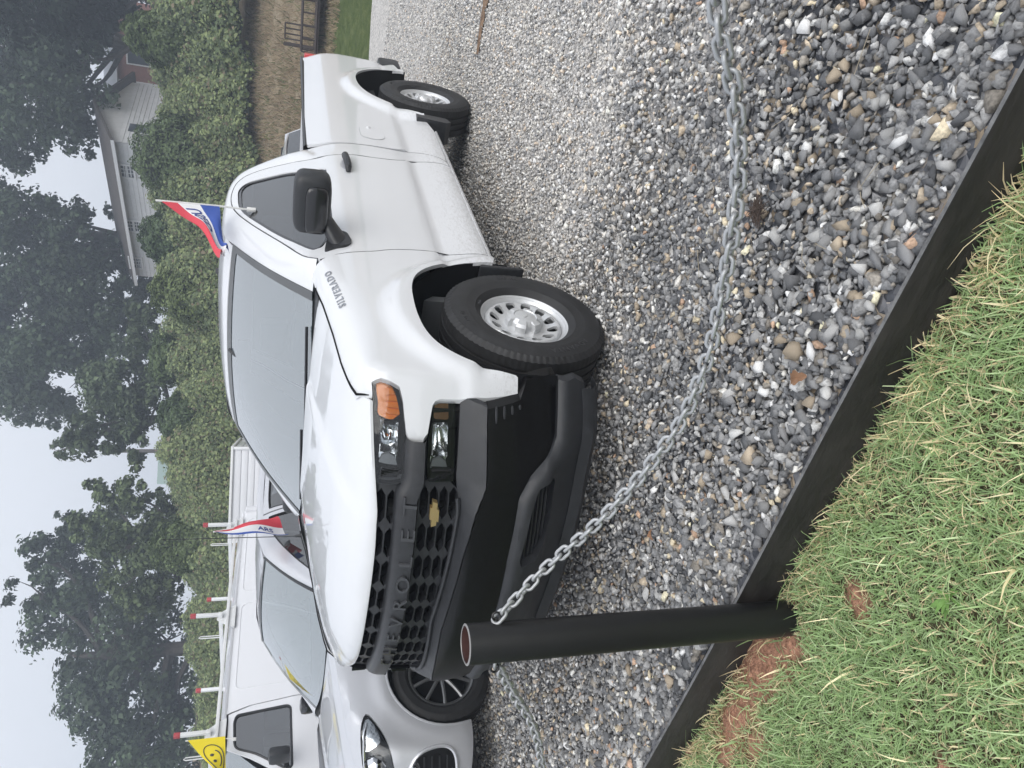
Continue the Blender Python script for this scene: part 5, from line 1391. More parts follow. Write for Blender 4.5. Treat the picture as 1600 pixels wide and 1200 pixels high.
# ---- ladder rack on the van's roof
M_RACK = mat('rack_white', (.72, .73, .74), rough=.5, vary=.06, vscale=9)
M_RTIP = mat('rack_red_cap', (.42, .07, .08), rough=.5)
rack = empty('ladder_rack', (.85, 7.02, 2.0))
tag(rack, 'white steel ladder rack with red-capped uprights on the van roof', 'rack')
for x in (1.10, 2.72, 4.33):
    b_ = MB(); b_.box((x - .025, -.93, .13), (x + .025, .93, .18), .006); b_.build('cross_bar', M_RACK, rack)
    for sg in (-1, 1):
        u = MB(); u.box((x - .022, sg * .90 - .022, .14), (x + .022, sg * .90 + .022, .46), .005); u.build('upright', M_RACK, rack)
        c = MB(); c.box((x - .026, sg * .90 - .026, .46), (x + .026, sg * .90 + .026, .53), .006); c.build('upright_cap', M_RTIP, rack)
        f_ = MB(); f_.prism([(x - .16, -.01), (x + .16, -.01), (x + .16, .03), (x + .04, .20), (x - .04, .20), (x - .16, .03)], sg * .835, sg * .85, 'y'); f_.box((x - .17, sg * .80, -.03), (x + .17, sg * .86, .0)); f_.build('foot_bracket', M_RACK, rack)
    lp = MB(); lp.tube([(x - .16, -.62, .16), (x - .16, -.62, .40), (x - .15, -.62, .42), (x - .13, -.62, .40), (x - .13, -.62, .16)], .007, 6); lp.box((x - .17, -.64, .13), (x + .0, -.60, .15)); lp.build('tie_loop', M_RACK, rack)
for sg in (-1, 1):
    s_ = MB(); s_.box((1.0, sg * .86 - .02, .05), (4.45, sg * .86 + .02, .09), .006); s_.build('side_rail', M_RACK, rack)

# ---- enclosed white trailer far behind the van
bt_ = empty('box_trailer', (10.2, 10.3, 0), math.radians(38))
tag(bt_, 'small white ribbed box trailer in front of the vine bank, behind the van', 'trailer')
core = MB(); core.box((-1.6, -1.0, .55), (1.6, 1.0, 2.42)); core.build('box', M_VAN, bt_)
for sg in (-1, 1):
    for k in range(13):
        p_ = MB(); p_.box((-1.62, sg * 1.0, .58 + k * .14), (1.62, sg * 1.016, .58 + k * .14 + .125), .004); p_.build('siding_plank', M_VAN, bt_)
for k in range(13):
    p_ = MB(); p_.box((-1.616, -.98, .58 + k * .14), (-1.60, .98, .58 + k * .14 + .125), .004); p_.build('siding_plank', M_VAN, bt_)
e_ = MB()
for sx_ in (-1.62, 1.62):
    for sy_ in (-1.01, 1.01): e_.box((sx_ - .03, sy_ - .03, .5), (sx_ + .03, sy_ + .03, 2.45), .008)
e_.box((-1.66, -1.05, 2.42), (1.66, 1.05, 2.47), .01); e_.build('corner_trim', M_RACK, bt_)
for sg in (-1, 1): wheel5(bt_, .33, .19, .2, (.2, sg * .92, .33), sg, 6)
# ================================================================== BACKGROUND
def sight(px, py, D):
    """the point D metres away (along the ground) in the direction that the photograph shows at px, py"""
    d = fwd + d2 * ((px - 800) / fpx) + r2 * ((600 - py) / fpx)
    k = D / math.hypot(d.x, d.y)
    return np.array(CAM) + np.array(d) * k
def mpp(D): return D / 1109. * 1.02
M_LEAF = colmat('tree_leaves', rough=.6, spec=.25, transl=.30)
M_VINE = colmat('vine_leaves', rough=.5, spec=.35, transl=.30)
M_BARK = mat('bark', (.075, .066, .058), rough=.9, vary=.4, vscale=6, bump=.8, bscale=14, bdist=.05)
def leaves(P, N_, S_, C, r, fold=.25):
    """kite-shaped leaves: 4 verts each, bent on the midrib"""
    n_ = len(P); N_ = N_ / np.linalg.norm(N_, axis=1)[:, None]
    t = np.cross(N_, r.standard_normal((n_, 3))); t /= np.linalg.norm(t, axis=1)[:, None]; b = np.cross(N_, t)
    s = S_[:, None]
    V = np.stack([P - t * s * .55, P + b * s * .42 + N_ * s * fold * .4, P + t * s * .6 - N_ * s * fold * .5, P - b * s * .42 + N_ * s * fold * .4], 1)
    F = (np.arange(n_) * 4)[:, None] + np.array([0, 1, 2, 3])[None]
    return V.reshape(-1, 3), F, np.repeat(C, 4, 0)
def leafcol(r, n_, base, var=.35, warm=.0):
    k = r.uniform(1 - var, 1 + var, (n_, 1)); c = np.array(base)[None] * k
    c[:, 0] *= 1 + warm * r.random(n_); return c
def blob_points(r, c, rad, n_, inner=.0):
    u = r.standard_normal((n_, 3)); u /= np.linalg.norm(u, axis=1)[:, None]
    # lumpy shell, thicker outside
    q = (inner + (1 - inner) * r.random(n_) ** .45)
    lump = 1 + .22 * np.sin(u[:, 0] * 5 + c[0]) * np.sin(u[:, 1] * 6 + c[1]) + .15 * np.sin(u[:, 2] * 9 + c[2])
    return c + u * (rad * q * lump)[:, None] * np.array([1, 1, .85]), u
def tree(name, D, blobs, trunk, label, base, dens=1., size=.25, seed=1, limbs=10, cat='tree', group=None, spread=.35):
    r = np.random.default_rng(seed)
    Ps, Us, Ws = [], [], []
    cs = []
    for x, y, rp in blobs:
        dD = r.normal(0, 1.6); c = sight(x, y, D + dD); rad = rp * mpp(D); cs.append((c, rad))
        n_ = int(dens * 62 * (rad / size) ** 2 * .55)
        # secondary clumps make the outline uneven and leave gaps
        m_ = max(5, int(10 + rad * 5)); cc, _ = blob_points(r, c, rad * .86, m_, .35)
        for q in cc:
            p_, u_ = blob_points(r, q, rad * r.uniform(.22, .42), n_ // m_)
            Ps.append(p_); Us.append(u_ * .8 + np.array([0, 0, .55])[None] + r.normal(0, spread, p_.shape)); Ws.append(np.full(len(p_), r.uniform(.55, 1.55)))
    P = np.concatenate(Ps); U = np.concatenate(Us); Wt = np.concatenate(Ws)
    C = leafcol(r, len(P), base) * Wt[:, None]
    V, F, Cc = leaves(P, U, r.uniform(.6, 1.35, len(P)) * size, C, r)
    bx, by = trunk[0], trunk[1]
    bp = sight(bx, by, D); gz = float(terrain_z(np.array(bp[0]), np.array(bp[1])))
    root = empty(name, (bp[0], bp[1], gz)); tag(root, label, cat, group)
    off_ = np.array([bp[0], bp[1], gz])
    obj('crown', fastmesh('crown', V - off_, F, col=Cc), M_LEAF, root)
    m_ = MB(); tr = trunk[2]; ztop = max(c[2] for c, _ in cs) - gz
    path = [(0, 0, -.5), (.05, .1, ztop * .25), (-.1, .15, ztop * .5), (.1, -.1, ztop * .8)]
    m_.tube(path, [tr, tr * .85, tr * .65, tr * .25], 9); m_.build('trunk', M_BARK, root)
    lb = MB(); order = sorted(cs, key=lambda q: -q[1])[:limbs]
    for c, rad in order:
        e = c - off_; s0 = np.array([0, .1, min(e[2] * .62, ztop * .6)]); mid = s0 * .45 + e * .55 + np.array([0, 0, -.08 * abs(e[2] - s0[2])]) + r.normal(0, .25, 3)
        lb.tube(cr([s0, mid, e], 4), list(np.linspace(tr * .42, tr * .06, 9)), 6)
        for _ in range(4):
            e2 = e + np.clip(r.normal(0, rad * .4, 3), -rad * .6, rad * .6); lb.tube([mid * .4 + e * .6, (e + e2) / 2 + r.normal(0, .1, 3), e2], [tr * .15, tr * .08, tr * .03], 5)
    lb.build('limbs', M_BARK, root)
    return root
G_DARK = (.066, .094, .054); G_MID = (.096, .128, .066); G_IVY = (.122, .158, .075)
TG = 'tall trees behind the bank'
tree('oak_tree', 46, [(50, 40, 80), (110, 95, 62), (50, 150, 72), (122, 140, 40), (118, 195, 30), (100, 195, 48), (30, 215, 46), (188, 196, 22), (176, 170, 20), (0, 95, 80), (-70, 190, 100), (-70, 50, 110), (130, 30, 46)], (230, 70, .42), 'tall dark oak over the brick house at the right end of the tree line', G_DARK, seed=3, group=TG, dens=.62)
tree('oak_tree', 50, [(60, 400, 70), (120, 425, 62), (40, 500, 85), (130, 500, 72), (205, 470, 42), (60, 590, 72), (150, 570, 55), (200, 545, 45), (95, 640, 32), (-40, 420, 100), (-40, 560, 95), (25, 635, 34), (185, 395, 34), (20, 345, 50), (110, 345, 34), (235, 440, 26), (180, 330, 18)], (170, 367, .55), 'largest dark oak, its thick trunk rising behind the white house', G_DARK, seed=5, group=TG, limbs=14, dens=.78)
tree('vine_tree', 41, [(128, 678, 34), (100, 702, 17), (165, 640, 44), (200, 600, 44), (210, 680, 36), (150, 600, 36), (236, 640, 34), (235, 570, 40), (225, 515, 36), (180, 690, 26), (215, 715, 14)], (240, 650, .30), 'vine-draped tree beside the open sky, right of the utility pole', G_MID, seed=8, group=TG, size=.22)
tree('oak_tree', 46, [(70, 860, 40), (58, 930, 38), (95, 985, 56), (130, 900, 62), (130, 1060, 52), (152, 1135, 44), (170, 980, 76), (205, 1080, 72), (230, 1165, 60), (262, 1000, 62), (282, 1100, 58), (160, 835, 44), (305, 1185, 50), (320, 960, 34), (110, 815, 22), (200, 1215, 60)], (330, 1010, .45), 'broad open-crowned oak rising behind the van and its rack', G_DARK, seed=11, group=TG, limbs=14, dens=.66)
tree('vine_tree', 37, [(172, 785, 36), (212, 775, 34), (165, 845, 36), (222, 850, 52), (258, 855, 40), (205, 910, 42), (240, 930, 36), (265, 785, 34), (139, 757, 11), (120, 825, 20), (275, 900, 30), (270, 830, 30)], (290, 850, .28), 'ivy-smothered tree in front of the broad oak, left of the utility pole', G_IVY, seed=13, group=TG, size=.20)
tree('cedar_tree', 39, [(100, -10, 60), (175, 5, 36), (150, 35, 30), (40, -20, 80), (200, -15, 40)], (235, -10, .3), 'very dark evergreen cut by the right end of the tree line', (.020, .032, .022), seed=17, group=TG)

# ---- vine-covered bank: earth behind, leaves in front
topx = lambda y: np.interp(y, [-80, 0, 60, 110, 160, 250, 350, 420, 500, 600, 700, 800, 860, 950, 1050, 1300], [250, 246, 254, 262, 256, 250, 248, 262, 262, 276, 270, 282, 296, 300, 318, 350])
botx = lambda y: np.interp(y, [-80, 150, 330, 500, 760, 1000, 1300], [384, 388, 398, 402, 404, 418, 420])
ys_ = np.linspace(-90, 1320, 120); ts_ = np.linspace(0, 1, 16)
r = np.random.default_rng(31)
def bank_pt(y, t):
    a = sight(botx(y), y, 26.5); b_ = sight(topx(y), y, 33.5)
    p_ = a * (1 - t) + b_ * t; p_[2] += .55 * math.sin(PI * t)
    w = .38 * math.sin(y * .043 + 3 * t) + .30 * math.sin(y * .097 - 5 * t + 1) + .22 * math.sin(y * .19 + 9 * t) * math.sin(t * 13)
    d = (p_ - np.array(CAM)); d[2] = 0; d /= np.linalg.norm(d)
    w = 1.05 * w + .55 * math.sin(y * .0165 + 1.1 + 1.3 * t) * math.sin(2.6 * t + .4)
    p_ -= d * w * (.4 + t * .6); p_[2] += .35 * w
    return p_
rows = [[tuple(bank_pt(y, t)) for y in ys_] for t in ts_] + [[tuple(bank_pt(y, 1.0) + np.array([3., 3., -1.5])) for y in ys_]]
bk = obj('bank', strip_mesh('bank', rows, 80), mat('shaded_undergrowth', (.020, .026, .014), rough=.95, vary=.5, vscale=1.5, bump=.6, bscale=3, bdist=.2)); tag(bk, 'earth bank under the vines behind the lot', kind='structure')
NV = 140000
yy = r.uniform(-90, 1320, NV); tt = np.clip(r.beta(1.05, 1.0, NV), 0, 1)
A = np.stack([bank_pt(a, b) for a, b in zip(yy, tt)])
nrm = np.array([-.62, -.5, .6])[None] + r.normal(0, .45, (NV, 3))
A += nrm / np.linalg.norm(nrm, axis=1)[:, None] * r.uniform(.02, .42, (NV, 1))
patch = .5 + .5 * np.sin(yy * .021 + 1.4 * np.sin(tt * 5)) * np.sin(yy * .053 + 2.2)
Cv = np.where((r.random(NV) < .35 + .3 * patch)[:, None], leafcol(r, NV, (.26, .31, .135), .38), leafcol(r, NV, (.125, .165, .075), .42))
Cv = np.where((r.random(NV) < .07)[:, None], leafcol(r, NV, (.21, .17, .11), .3), Cv)
V, F, Cc = leaves(A, nrm, r.gamma(7, .0140, NV).clip(.05, .24), Cv, r)
vb = obj('kudzu_vines', fastmesh('kudzu_vines', V, F, col=Cc), M_VINE); tag(vb, 'green climbing vines smothering the bank behind the vehicles', 'vines', kind='stuff')
def mound(px, py, rx, ry, D, label, base, seed):
    """a shrub wholly covered by vine leaves"""
    r = np.random.default_rng(seed); c = sight(px, py, D); ax, az_ = ry * mpp(D), rx * mpp(D)
    n_ = int(95 * ax * az_ / .02)
    n_ = min(int(n_ * 1.6), 13000)
    u = r.standard_normal((n_, 3)); u /= np.linalg.norm(u, axis=1)[:, None]
    lump = 1 + .10 * np.sin(u[:, 0] * 7 + seed) * np.sin(u[:, 2] * 6) + .07 * np.sin(u[:, 1] * 13 + 2 * seed) * np.sin(u[:, 2] * 11)
    P = u * np.array([ax, ax * .8, az_]) * (lump * r.uniform(.90, 1.04, n_))[:, None]
    gz = c[2] - az_ * .9
    root = empty('vine_mound', (c[0], c[1], gz)); tag(root, label, 'shrub', 'vine-covered mounds on the bank')
    P += np.array([0, 0, az_ * .9])
    V, F, Cc = leaves(P, u + np.array([0, 0, .45])[None] + r.normal(0, .35, (n_, 3)), r.uniform(.06, .135, n_), leafcol(r, n_, np.array(base) * 1.5, .38), r)
    obj('leaves', fastmesh('leaves', V, F, col=Cc), M_VINE, root)
    m_ = MB(); k = 14
    for i in range(6):
        pass
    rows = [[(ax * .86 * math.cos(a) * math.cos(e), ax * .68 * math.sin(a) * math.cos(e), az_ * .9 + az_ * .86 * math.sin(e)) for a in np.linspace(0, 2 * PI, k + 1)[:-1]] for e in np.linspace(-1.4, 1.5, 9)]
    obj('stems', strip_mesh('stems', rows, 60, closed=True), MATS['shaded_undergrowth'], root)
mound(268, 62, 54, 40, 31, 'round vine-covered mound standing alone at the right end of the bank', (.085, .115, .045), 41)
mound(284, 250, 58, 68, 31, 'largest vine mound, hiding the lower right half of the white house', (.075, .105, .045), 42)
mound(268, 372, 38, 42, 31.5, 'dark vine mound below the left window of the white house', (.060, .090, .040), 43)
mound(308, 455, 56, 50, 30, 'broad yellowish vine mound above the pickup roof, left of the flag', (.105, .135, .050), 44)
mound(262, 560, 22, 40, 33, 'low vine mound on the bank crest under the trees, above the windshield', (.07, .10, .04), 45)
mound(292, 655, 36, 44, 31.5, 'dark rounded vine mound below the vine-draped tree', (.065, .095, .042), 49)
mound(300, 850, 50, 40, 31, 'vine mound hanging over the bank behind the van roof', (.085, .115, .045), 46)

# ---- dry grass on the lower bank
r = np.random.default_rng(55); NG = 16000
yy = r.uniform(-40, 420, NG); DD = r.uniform(20.5, 27.5, NG)
Pg = np.stack([sight(440, a, d_) for a, d_ in zip(yy, DD)]); Pg[:, 2] = terrain_z(Pg[:, 0], Pg[:, 1])
hh = r.uniform(.06, .28, NG); dr = r.normal(0, .12, (NG, 2)); wv = np.stack([r2.x * np.ones(NG), r2.y * np.ones(NG)], 1) * r.uniform(.008, .02, NG)[:, None]
V = np.zeros((NG, 3, 3)); V[:, 0] = Pg; V[:, 0, :2] -= wv; V[:, 1] = Pg; V[:, 1, :2] += wv; V[:, 2] = Pg; V[:, 2, :2] += dr; V[:, 2, 2] += hh
Cg = np.where((r.random(NG) < .8)[:, None], leafcol(r, NG, (.33, .26, .175), .35), leafcol(r, NG, (.12, .15, .06), .3))
dg_ = obj('dry_grass', fastmesh('dry_grass', V.reshape(-1, 3), np.arange(NG * 3).reshape(-1, 3), col=np.repeat(Cg, 3, 0)), colmat('dry_grass_blades', rough=.8, spec=.1, transl=.2)); tag(dg_, 'dry straw-coloured grass on the lower bank behind the pickup bed', 'grass', kind='stuff')

# ---- white clapboard house on the bank
M_CLAP = mat('white_clapboard', (.70, .71, .73), rough=.7, vary=.08, vscale=3)
M_SHING = mat('brown_shingles', (.085, .074, .07), rough=.9, vary=.3, vscale=5, bump=.5, bscale=12, bdist=.03)
M_PANE = mat('dark_pane', (.05, .06, .075), rough=.08, spec=.6)
M_TRIMW = mat('white_trim', (.70, .71, .73), rough=.6)
R0 = sight(197, 224, 42.); L0 = sight(205, 430, 47.5)
ax_ = np.array([L0[0] - R0[0], L0[1] - R0[1], 0]); Lh = np.linalg.norm(ax_)
hz0 = 5.6; eave = 10.55 - 0.0
eave = float(sight(172, 222, 42.)[2]) - .15
house = empty('clapboard_house', (R0[0], R0[1], hz0), math.atan2(ax_[1], ax_[0]))
tag(house, 'white clapboard house with brown roof half hidden by the vine mounds', 'house')
H = eave - hz0; Wd = 6.0
# local: x along the front to the left end, -y is away? front faces the lot
sgn = 1.0
tocam = np.array([ORI[0] - R0[0], ORI[1] - R0[1]]); nl = np.array([-ax_[1], ax_[0]]) / Lh
front = 1.0 if tocam @ nl > 0 else -1.0          # side of the local y axis that faces the lot
yb = -front * Wd
w_ = MB(); w_.box((0, 0, 0), (Lh, yb, H)); w_.prism([(0, H), (yb, H), (yb / 2, H + 1.18)], .0, Lh, 'x'); w_.build('wall_core', M_CLAP, house)
npl = int(H / .22)
for k in range(npl):
    z0 = k * .22
    if z0 < H - 2.6: continue
    p_ = MB(); p_.raw([(-.0, front * .012, z0 + .215), (Lh, front * .012, z0 + .215), (Lh, front * .035, z0), (0, front * .035, z0), (0, 0, z0), (Lh, 0, z0)], [(0, 1, 2, 3), (3, 2, 5, 4)]); p_.build('clapboard', M_CLAP, house)
    p_ = MB(); p_.raw([(-.012, 0, z0 + .215), (-.012, yb, z0 + .215), (-.035, yb, z0), (-.035, 0, z0), (0, 0, z0), (0, yb, z0)], [(0, 1, 2, 3), (3, 2, 5, 4)]); p_.build('clapboard', M_CLAP, house)
rf_ = MB()
for a, b_ in ((front * .45, yb / 2), (yb - front * .45, yb / 2)):
    z0 = H - .12; z1 = H + 1.25
    rf_.raw([(-.4, a, z0), (Lh + .4, a, z0), (Lh + .4, b_, z1), (-.4, b_, z1), (-.4, a, z0 + .14), (Lh + .4, a, z0 + .14), (Lh + .4, b_, z1 + .14), (-.4, b_, z1 + .14)], [(0, 1, 2, 3), (4, 5, 6, 7), (0, 1, 5, 4), (1, 2, 6, 5), (2, 3, 7, 6), (3, 0, 4, 7)])
rf = rf_.build('roof', M_SHING, house)
fa = MB(); fa.box((-.38, front * .43, H - .14), (Lh + .38, front * .47, H + .02)); fa.build('fascia', M_TRIMW, rf)
def px_to_local(px, py):
    """where the line of sight meets the house front"""
    d = np.array(fwd + d2 * ((px - 800) / fpx) + r2 * ((600 - py) / fpx)); c = np.array(CAM)
    n3 = np.array([nl[0], nl[1], 0]); t = ((R0 - c) @ n3) / (d @ n3); q = c + d * t - np.array([R0[0], R0[1], hz0])
    return float(q @ (ax_ / Lh)), float(q[2])
def window(px0, px1, py0, py1):
    x0, zt = px_to_local(px0, py0); x1, zb = px_to_local(px1, py1); x0, x1 = sorted((x0, x1)); zb, zt = sorted((zb, zt))
    f_ = MB()
    for a, b_, c, d_ in ((x0 - .1, x1 + .1, zt, zt + .1), (x0 - .12, x1 + .12, zb - .1, zb), (x0 - .1, x0, zb, zt), (x1, x1 + .1, zb, zt)): f_.box((a, front * .02, c), (b_, front * .09, d_))
    w = f_.build('window', M_TRIMW, house)
    p_ = MB(); p_.box((x0, front * .0, zb), (x1, front * .03, zt)); p_.build('pane', M_PANE, w)
    g_ = MB()
    for k in range(1, 3): xx = lerp(x0, x1, k / 3); g_.box((xx - .015, front * .03, zb), (xx + .015, front * .05, zt))
    for k in range(1, 4): z_ = lerp(zb, zt, k / 4); t_ = .035 if k == 2 else .015; g_.box((x0, front * .03, z_ - t_), (x1, front * .055, z_ + t_))
    g_.build('glazing_bars', M_TRIMW, w)
window(188, 210, 257, 277); window(197, 220, 344, 361); window(203, 222, 402, 418)
gw = MB(); gw.box((-.05, yb * .30, H - 1.7), (-.02, yb * .18, H - .5)); gw.build('side_window', M_PANE, house)

# ---- brick house behind it
B0 = sight(215, 190, 50.); B1 = sight(215, 92, 50.)
axb = np.array([B1[0] - B0[0], B1[1] - B0[1], 0]); Lb_ = np.linalg.norm(axb); zb0 = 6.
brick = empty('brick_house', (B0[0], B0[1], zb0), math.atan2(axb[1], axb[0])); tag(brick, 'red brick house with pale metal roof right of the clapboard house', 'house')
mb_ = bpy.data.materials.new('red_brick'); mb_.use_nodes = True; n = mb_.node_tree; b = n.nodes['Principled BSDF']; b.inputs['Roughness'].default_value = .9
bt = n.nodes.new('ShaderNodeTexBrick'); bt.inputs['Color1'].default_value = (.20, .075, .062, 1); bt.inputs['Color2'].default_value = (.26, .10, .08, 1); bt.inputs['Mortar'].default_value = (.33, .29, .27, 1); bt.inputs['Scale'].default_value = 4
tcn = n.nodes.new('ShaderNodeTexCoord'); mp = n.nodes.new('ShaderNodeMapping'); mp.inputs['Rotation'].default_value = (PI / 2, 0, 0); n.links.new(tcn.outputs['Object'], mp.inputs[0]); n.links.new(mp.outputs[0], bt.inputs['Vector']); n.links.new(bt.outputs['Color'], b.inputs['Base Color'])
nb2 = np.array([-axb[1], axb[0]]) / Lb_; fb2 = 1. if np.array([ORI[0] - B0[0], ORI[1] - B0[1]]) @ nb2 > 0 else -1.
Hb = float(sight(186, 140, 50.)[2]) - zb0; ybb = -fb2 * 7
w_ = MB(); w_.box((0, 0, 0), (Lb_ + 3, ybb, Hb)); w_.build('wall', mb_, brick)
r_ = MB(); r_.prism([(fb2 * .4, Hb), (ybb, Hb), (ybb / 2, Hb + 1.5)], -.3, Lb_ + 3.3, 'x'); r_.build('roof', mat('pale_metal_roof', (.55, .58, .64), rough=.5), brick)
t_ = MB(); t_.box((2.05, fb2 * .0, 0), (2.25, fb2 * .06, Hb)); t_.build('corner_board', M_TRIMW, brick)
for x in (.75, 3.2):
    f_ = MB(); f_.box((x - .08, fb2 * .0, Hb - 1.75), (x + .78, fb2 * .05, Hb - .45)); wd_ = f_.build('window', M_TRIMW, brick)
    p_ = MB(); p_.box((x, fb2 * .05, Hb - 1.67), (x + .70, fb2 * .065, Hb - .53)); p_.build('pane', M_PANE, wd_)

# ---- utility pole and far shed roof
pb = sight(300, 705, 47.); pz = float(sight(160, 711, 47.)[2])
pole = empty('utility_pole', (pb[0], pb[1], 4.)); tag(pole, 'thin weathered utility pole against the open sky between the trees', 'pole')
m_ = MB(); m_.tube([(0, 0, 0), (.0, 0, pz - 4.)], [.14, .10], 8); m_.build('shaft', mat('weathered_pole', (.16, .15, .15), rough=.9), pole)
m_ = MB(); m_.box((-.05, -.06, pz - 5.6), (.05, .06, pz - 5.45)); m_.build('bracket', M_BARK, pole)
s0 = sight(262, 700, 62.); s1 = sight(262, 752, 62.)
shed = empty('shed', (s0[0], s0[1], 6.), math.atan2(s1[1] - s0[1], s1[0] - s0[0])); tag(shed, 'far shed with pale green roof peeping over the bank', 'shed')
Ls = float(np.linalg.norm((s1 - s0)[:2])); zt_ = float(sight(250, 705, 62.)[2]) - 6.
m_ = MB(); m_.box((0, -2, 0), (Ls, 2, zt_ - .9)); m_.build('wall', M_CLAP, shed)
m_ = MB(); m_.prism([(-2.3, zt_ - 1.0), (2.3, zt_ - 1.0), (0, zt_ + .1)], -.2, Ls + .2, 'x'); m_.build('roof', mat('pale_green_roof', (.30, .40, .36), rough=.5), shed)

# ---- dark steel utility trailer at the lot's far edge
M_RUST = mat('dark_brown_steel', (.045, .032, .03), rough=.7, vary=.3, vscale=10)
q0 = sight(505, 86, 21.5); q1 = sight(505, -40, 21.5); tz_ = float(terrain_z(np.array(q0[0]), np.array(q0[1])))
ut = empty('utility_trailer', (q0[0], q0[1], tz_), math.atan2(q1[1] - q0[1], q1[0] - q0[0])); tag(ut, 'dark steel utility trailer with raised ramp gate beyond the pickup tail', 'trailer')
Lt = float(np.linalg.norm((q1 - q0)[:2]))
def bars(name, segs, rr):
    for a, b_ in segs:
        m_ = MB(); m_.tube([a, b_], rr, 5); m_.build(name, M_RUST, ut)
for y in (0, 1.4):
    bars('side_rail', [((0, y, .42), (Lt, y, .42)), ((0, y, .78), (Lt, y, .78))], .03)
    bars('stake', [((x, y, .42), (x, y, .78)) for x in np.linspace(0, Lt, 7)], .022)
bars('gate_bar', [((.10, y, .42), (.10, y, 1.22)) for y in (0, .45, .9, 1.35)] + [((.10, 0, z), (.10, 1.35, z)) for z in (.8, 1.22)], .022)
bars('gate_bar', [((.25, 0, .78), (.25, 0, 1.2)), ((.62, 0, .78), (.62, 0, 1.2)), ((.25, 0, 1.2), (.62, 0, 1.2)), ((.37, 0, .78), (.37, 0, 1.2)), ((.5, 0, .78), (.5, 0, 1.2))], .02)
m_ = MB(); m_.box((0, 0, .36), (Lt, 1.4, .42)); m_.build('deck', M_RUST, ut)
for x in (2.5, 3.2):
    wheel5(ut, .30, .18, .18, (x, -.12, .30), -1, 5)
    wheel5(ut, .30, .18, .18, (x, 1.52, .30), 1, 5)
for x in (.9,):
    m_ = MB(); m_.tube([(Lt, .1, .42), (Lt + 1.2, .7, .42), (Lt, 1.3, .42)], .03, 5); m_.build('tongue', M_RUST, ut)
# ================================================================== POSTS, CHAINS, FLAGS, LITTER
M_POST = mat('black_post_paint', (.0085, .0085, .009), rough=.42, vary=.5, vscale=18, rvary=.12, bump=.25, bscale=30, bdist=.003)
n = M_POST.node_tree; b = n.nodes['Principled BSDF']; tcn = n.nodes.new('ShaderNodeTexCoord')
tn = n.nodes.new('ShaderNodeTexNoise'); tn.inputs['Scale'].default_value = 130; tn.inputs['Detail'].default_value = 8; tn.inputs['Roughness'].default_value = .8; n.links.new(tcn.outputs['Object'], tn.inputs['Vector'])
mr_ = n.nodes.new('ShaderNodeMapRange'); mr_.inputs['From Min'].default_value = .655; mr_.inputs['From Max'].default_value = .70; n.links.new(tn.outputs[0], mr_.inputs['Value'])
mx_ = n.nodes.new('ShaderNodeMix'); mx_.data_type = 'RGBA'; mx_.inputs['A'].default_value = (.0085, .0085, .009, 1); mx_.inputs['B'].default_value = (.16, .15, .14, 1); n.links.new(mr_.outputs[0], mx_.inputs['Factor']); n.links.new(mx_.outputs['Result'], b.inputs['Base Color'])
M_RUSTIN = mat('rusty_bore', (.055, .020, .016), rough=.85, vary=.4, vscale=20)
M_GALV = mat('galvanised_steel', (.44, .45, .46), rough=.45, metal=.45, vary=.18, vscale=60, rvary=.1)
def post(x, y, label, lean=(0, 0)):
    p_ = empty('bollard_post', (x, y, -.165)); p_.rotation_euler = (lean[0], lean[1], 0); tag(p_, label, 'post', 'posts carrying the chain')
    m_ = MB(); m_.lathe([(.0575, -.25), (.0575, 1.114), (.0562, 1.119), (.0522, 1.120), (.051, 1.117)], 40, 'z'); m_.build('pipe', M_POST, p_)
    m_ = MB(); m_.lathe([(.0512, 1.119), (.050, .70), (0, .69)], 32, 'z'); m_.build('bore', M_RUSTIN, p_)
    m_ = MB(); m_.lathe([(.0578, 1.1185), (.0520, 1.1212), (.0508, 1.1190)], 40, 'z'); m_.build('cut_rim', mat('bare_rim', (.30, .29, .28), rough=.5, metal=.5), p_)
    for a in (-.93, 2.2):
        m_ = MB(); c_ = (.0575 * math.cos(a), .0575 * math.sin(a), 1.030); m_.tube([(c_[0] * .9, c_[1] * .9, 1.030), (c_[0] * 1.25, c_[1] * 1.25, 1.030)], .005, 8); m_.tube([(c_[0] * 1.3 + .012 * math.cos(t) * math.cos(a), c_[1] * 1.3 + .012 * math.cos(t) * math.sin(a), 1.030 + .012 * math.sin(t)) for t in np.linspace(0, 2 * PI, 13)[:-1]], .0035, 6, closed=True); m_.build('eye_bolt', M_POST, p_)
    return p_
PX, PY = -1.622, -.845
post(PX, PY, 'black steel pipe post with open rusty top standing at the edge of the lawn')
post(board_x(-2.98) - .08, -2.98, 'black steel pipe post at the far right end of the nearer chain')
post(board_x(1.35) - .08, 1.35, 'black steel pipe post at the far left end of the second chain')

# chain: closed oval links, each turned a quarter against the last
WR, LP, LWID = .0052, .0335, .0185
def link_mesh():
    m_ = MB(); path = []
    hl_ = LP / 2 + WR - .0; rr = LWID - WR
    s = hl_ + WR - .004 - rr + .004
    s = (LP + 2 * WR) / 2 - rr + .0015
    for a in np.linspace(-PI / 2, PI / 2, 9): path.append((s + rr * math.cos(a), rr * math.sin(a), 0))
    for a in np.linspace(PI / 2, 3 * PI / 2, 9): path.append((-s + rr * math.cos(a), rr * math.sin(a), 0))
    m_.tube(path, WR, 8, closed=True)
    me_ = mesh('link', m_.v, m_.f, None); bm = bmesh.new(); bm.from_mesh(me_); bmesh.ops.recalc_face_normals(bm, faces=bm.faces); bm.to_mesh(me_); bm.free()
    me_.polygons.foreach_set('use_smooth', np.ones(len(me_.polygons), bool)); me_.materials.append(M_GALV); return me_
LINK = link_mesh()
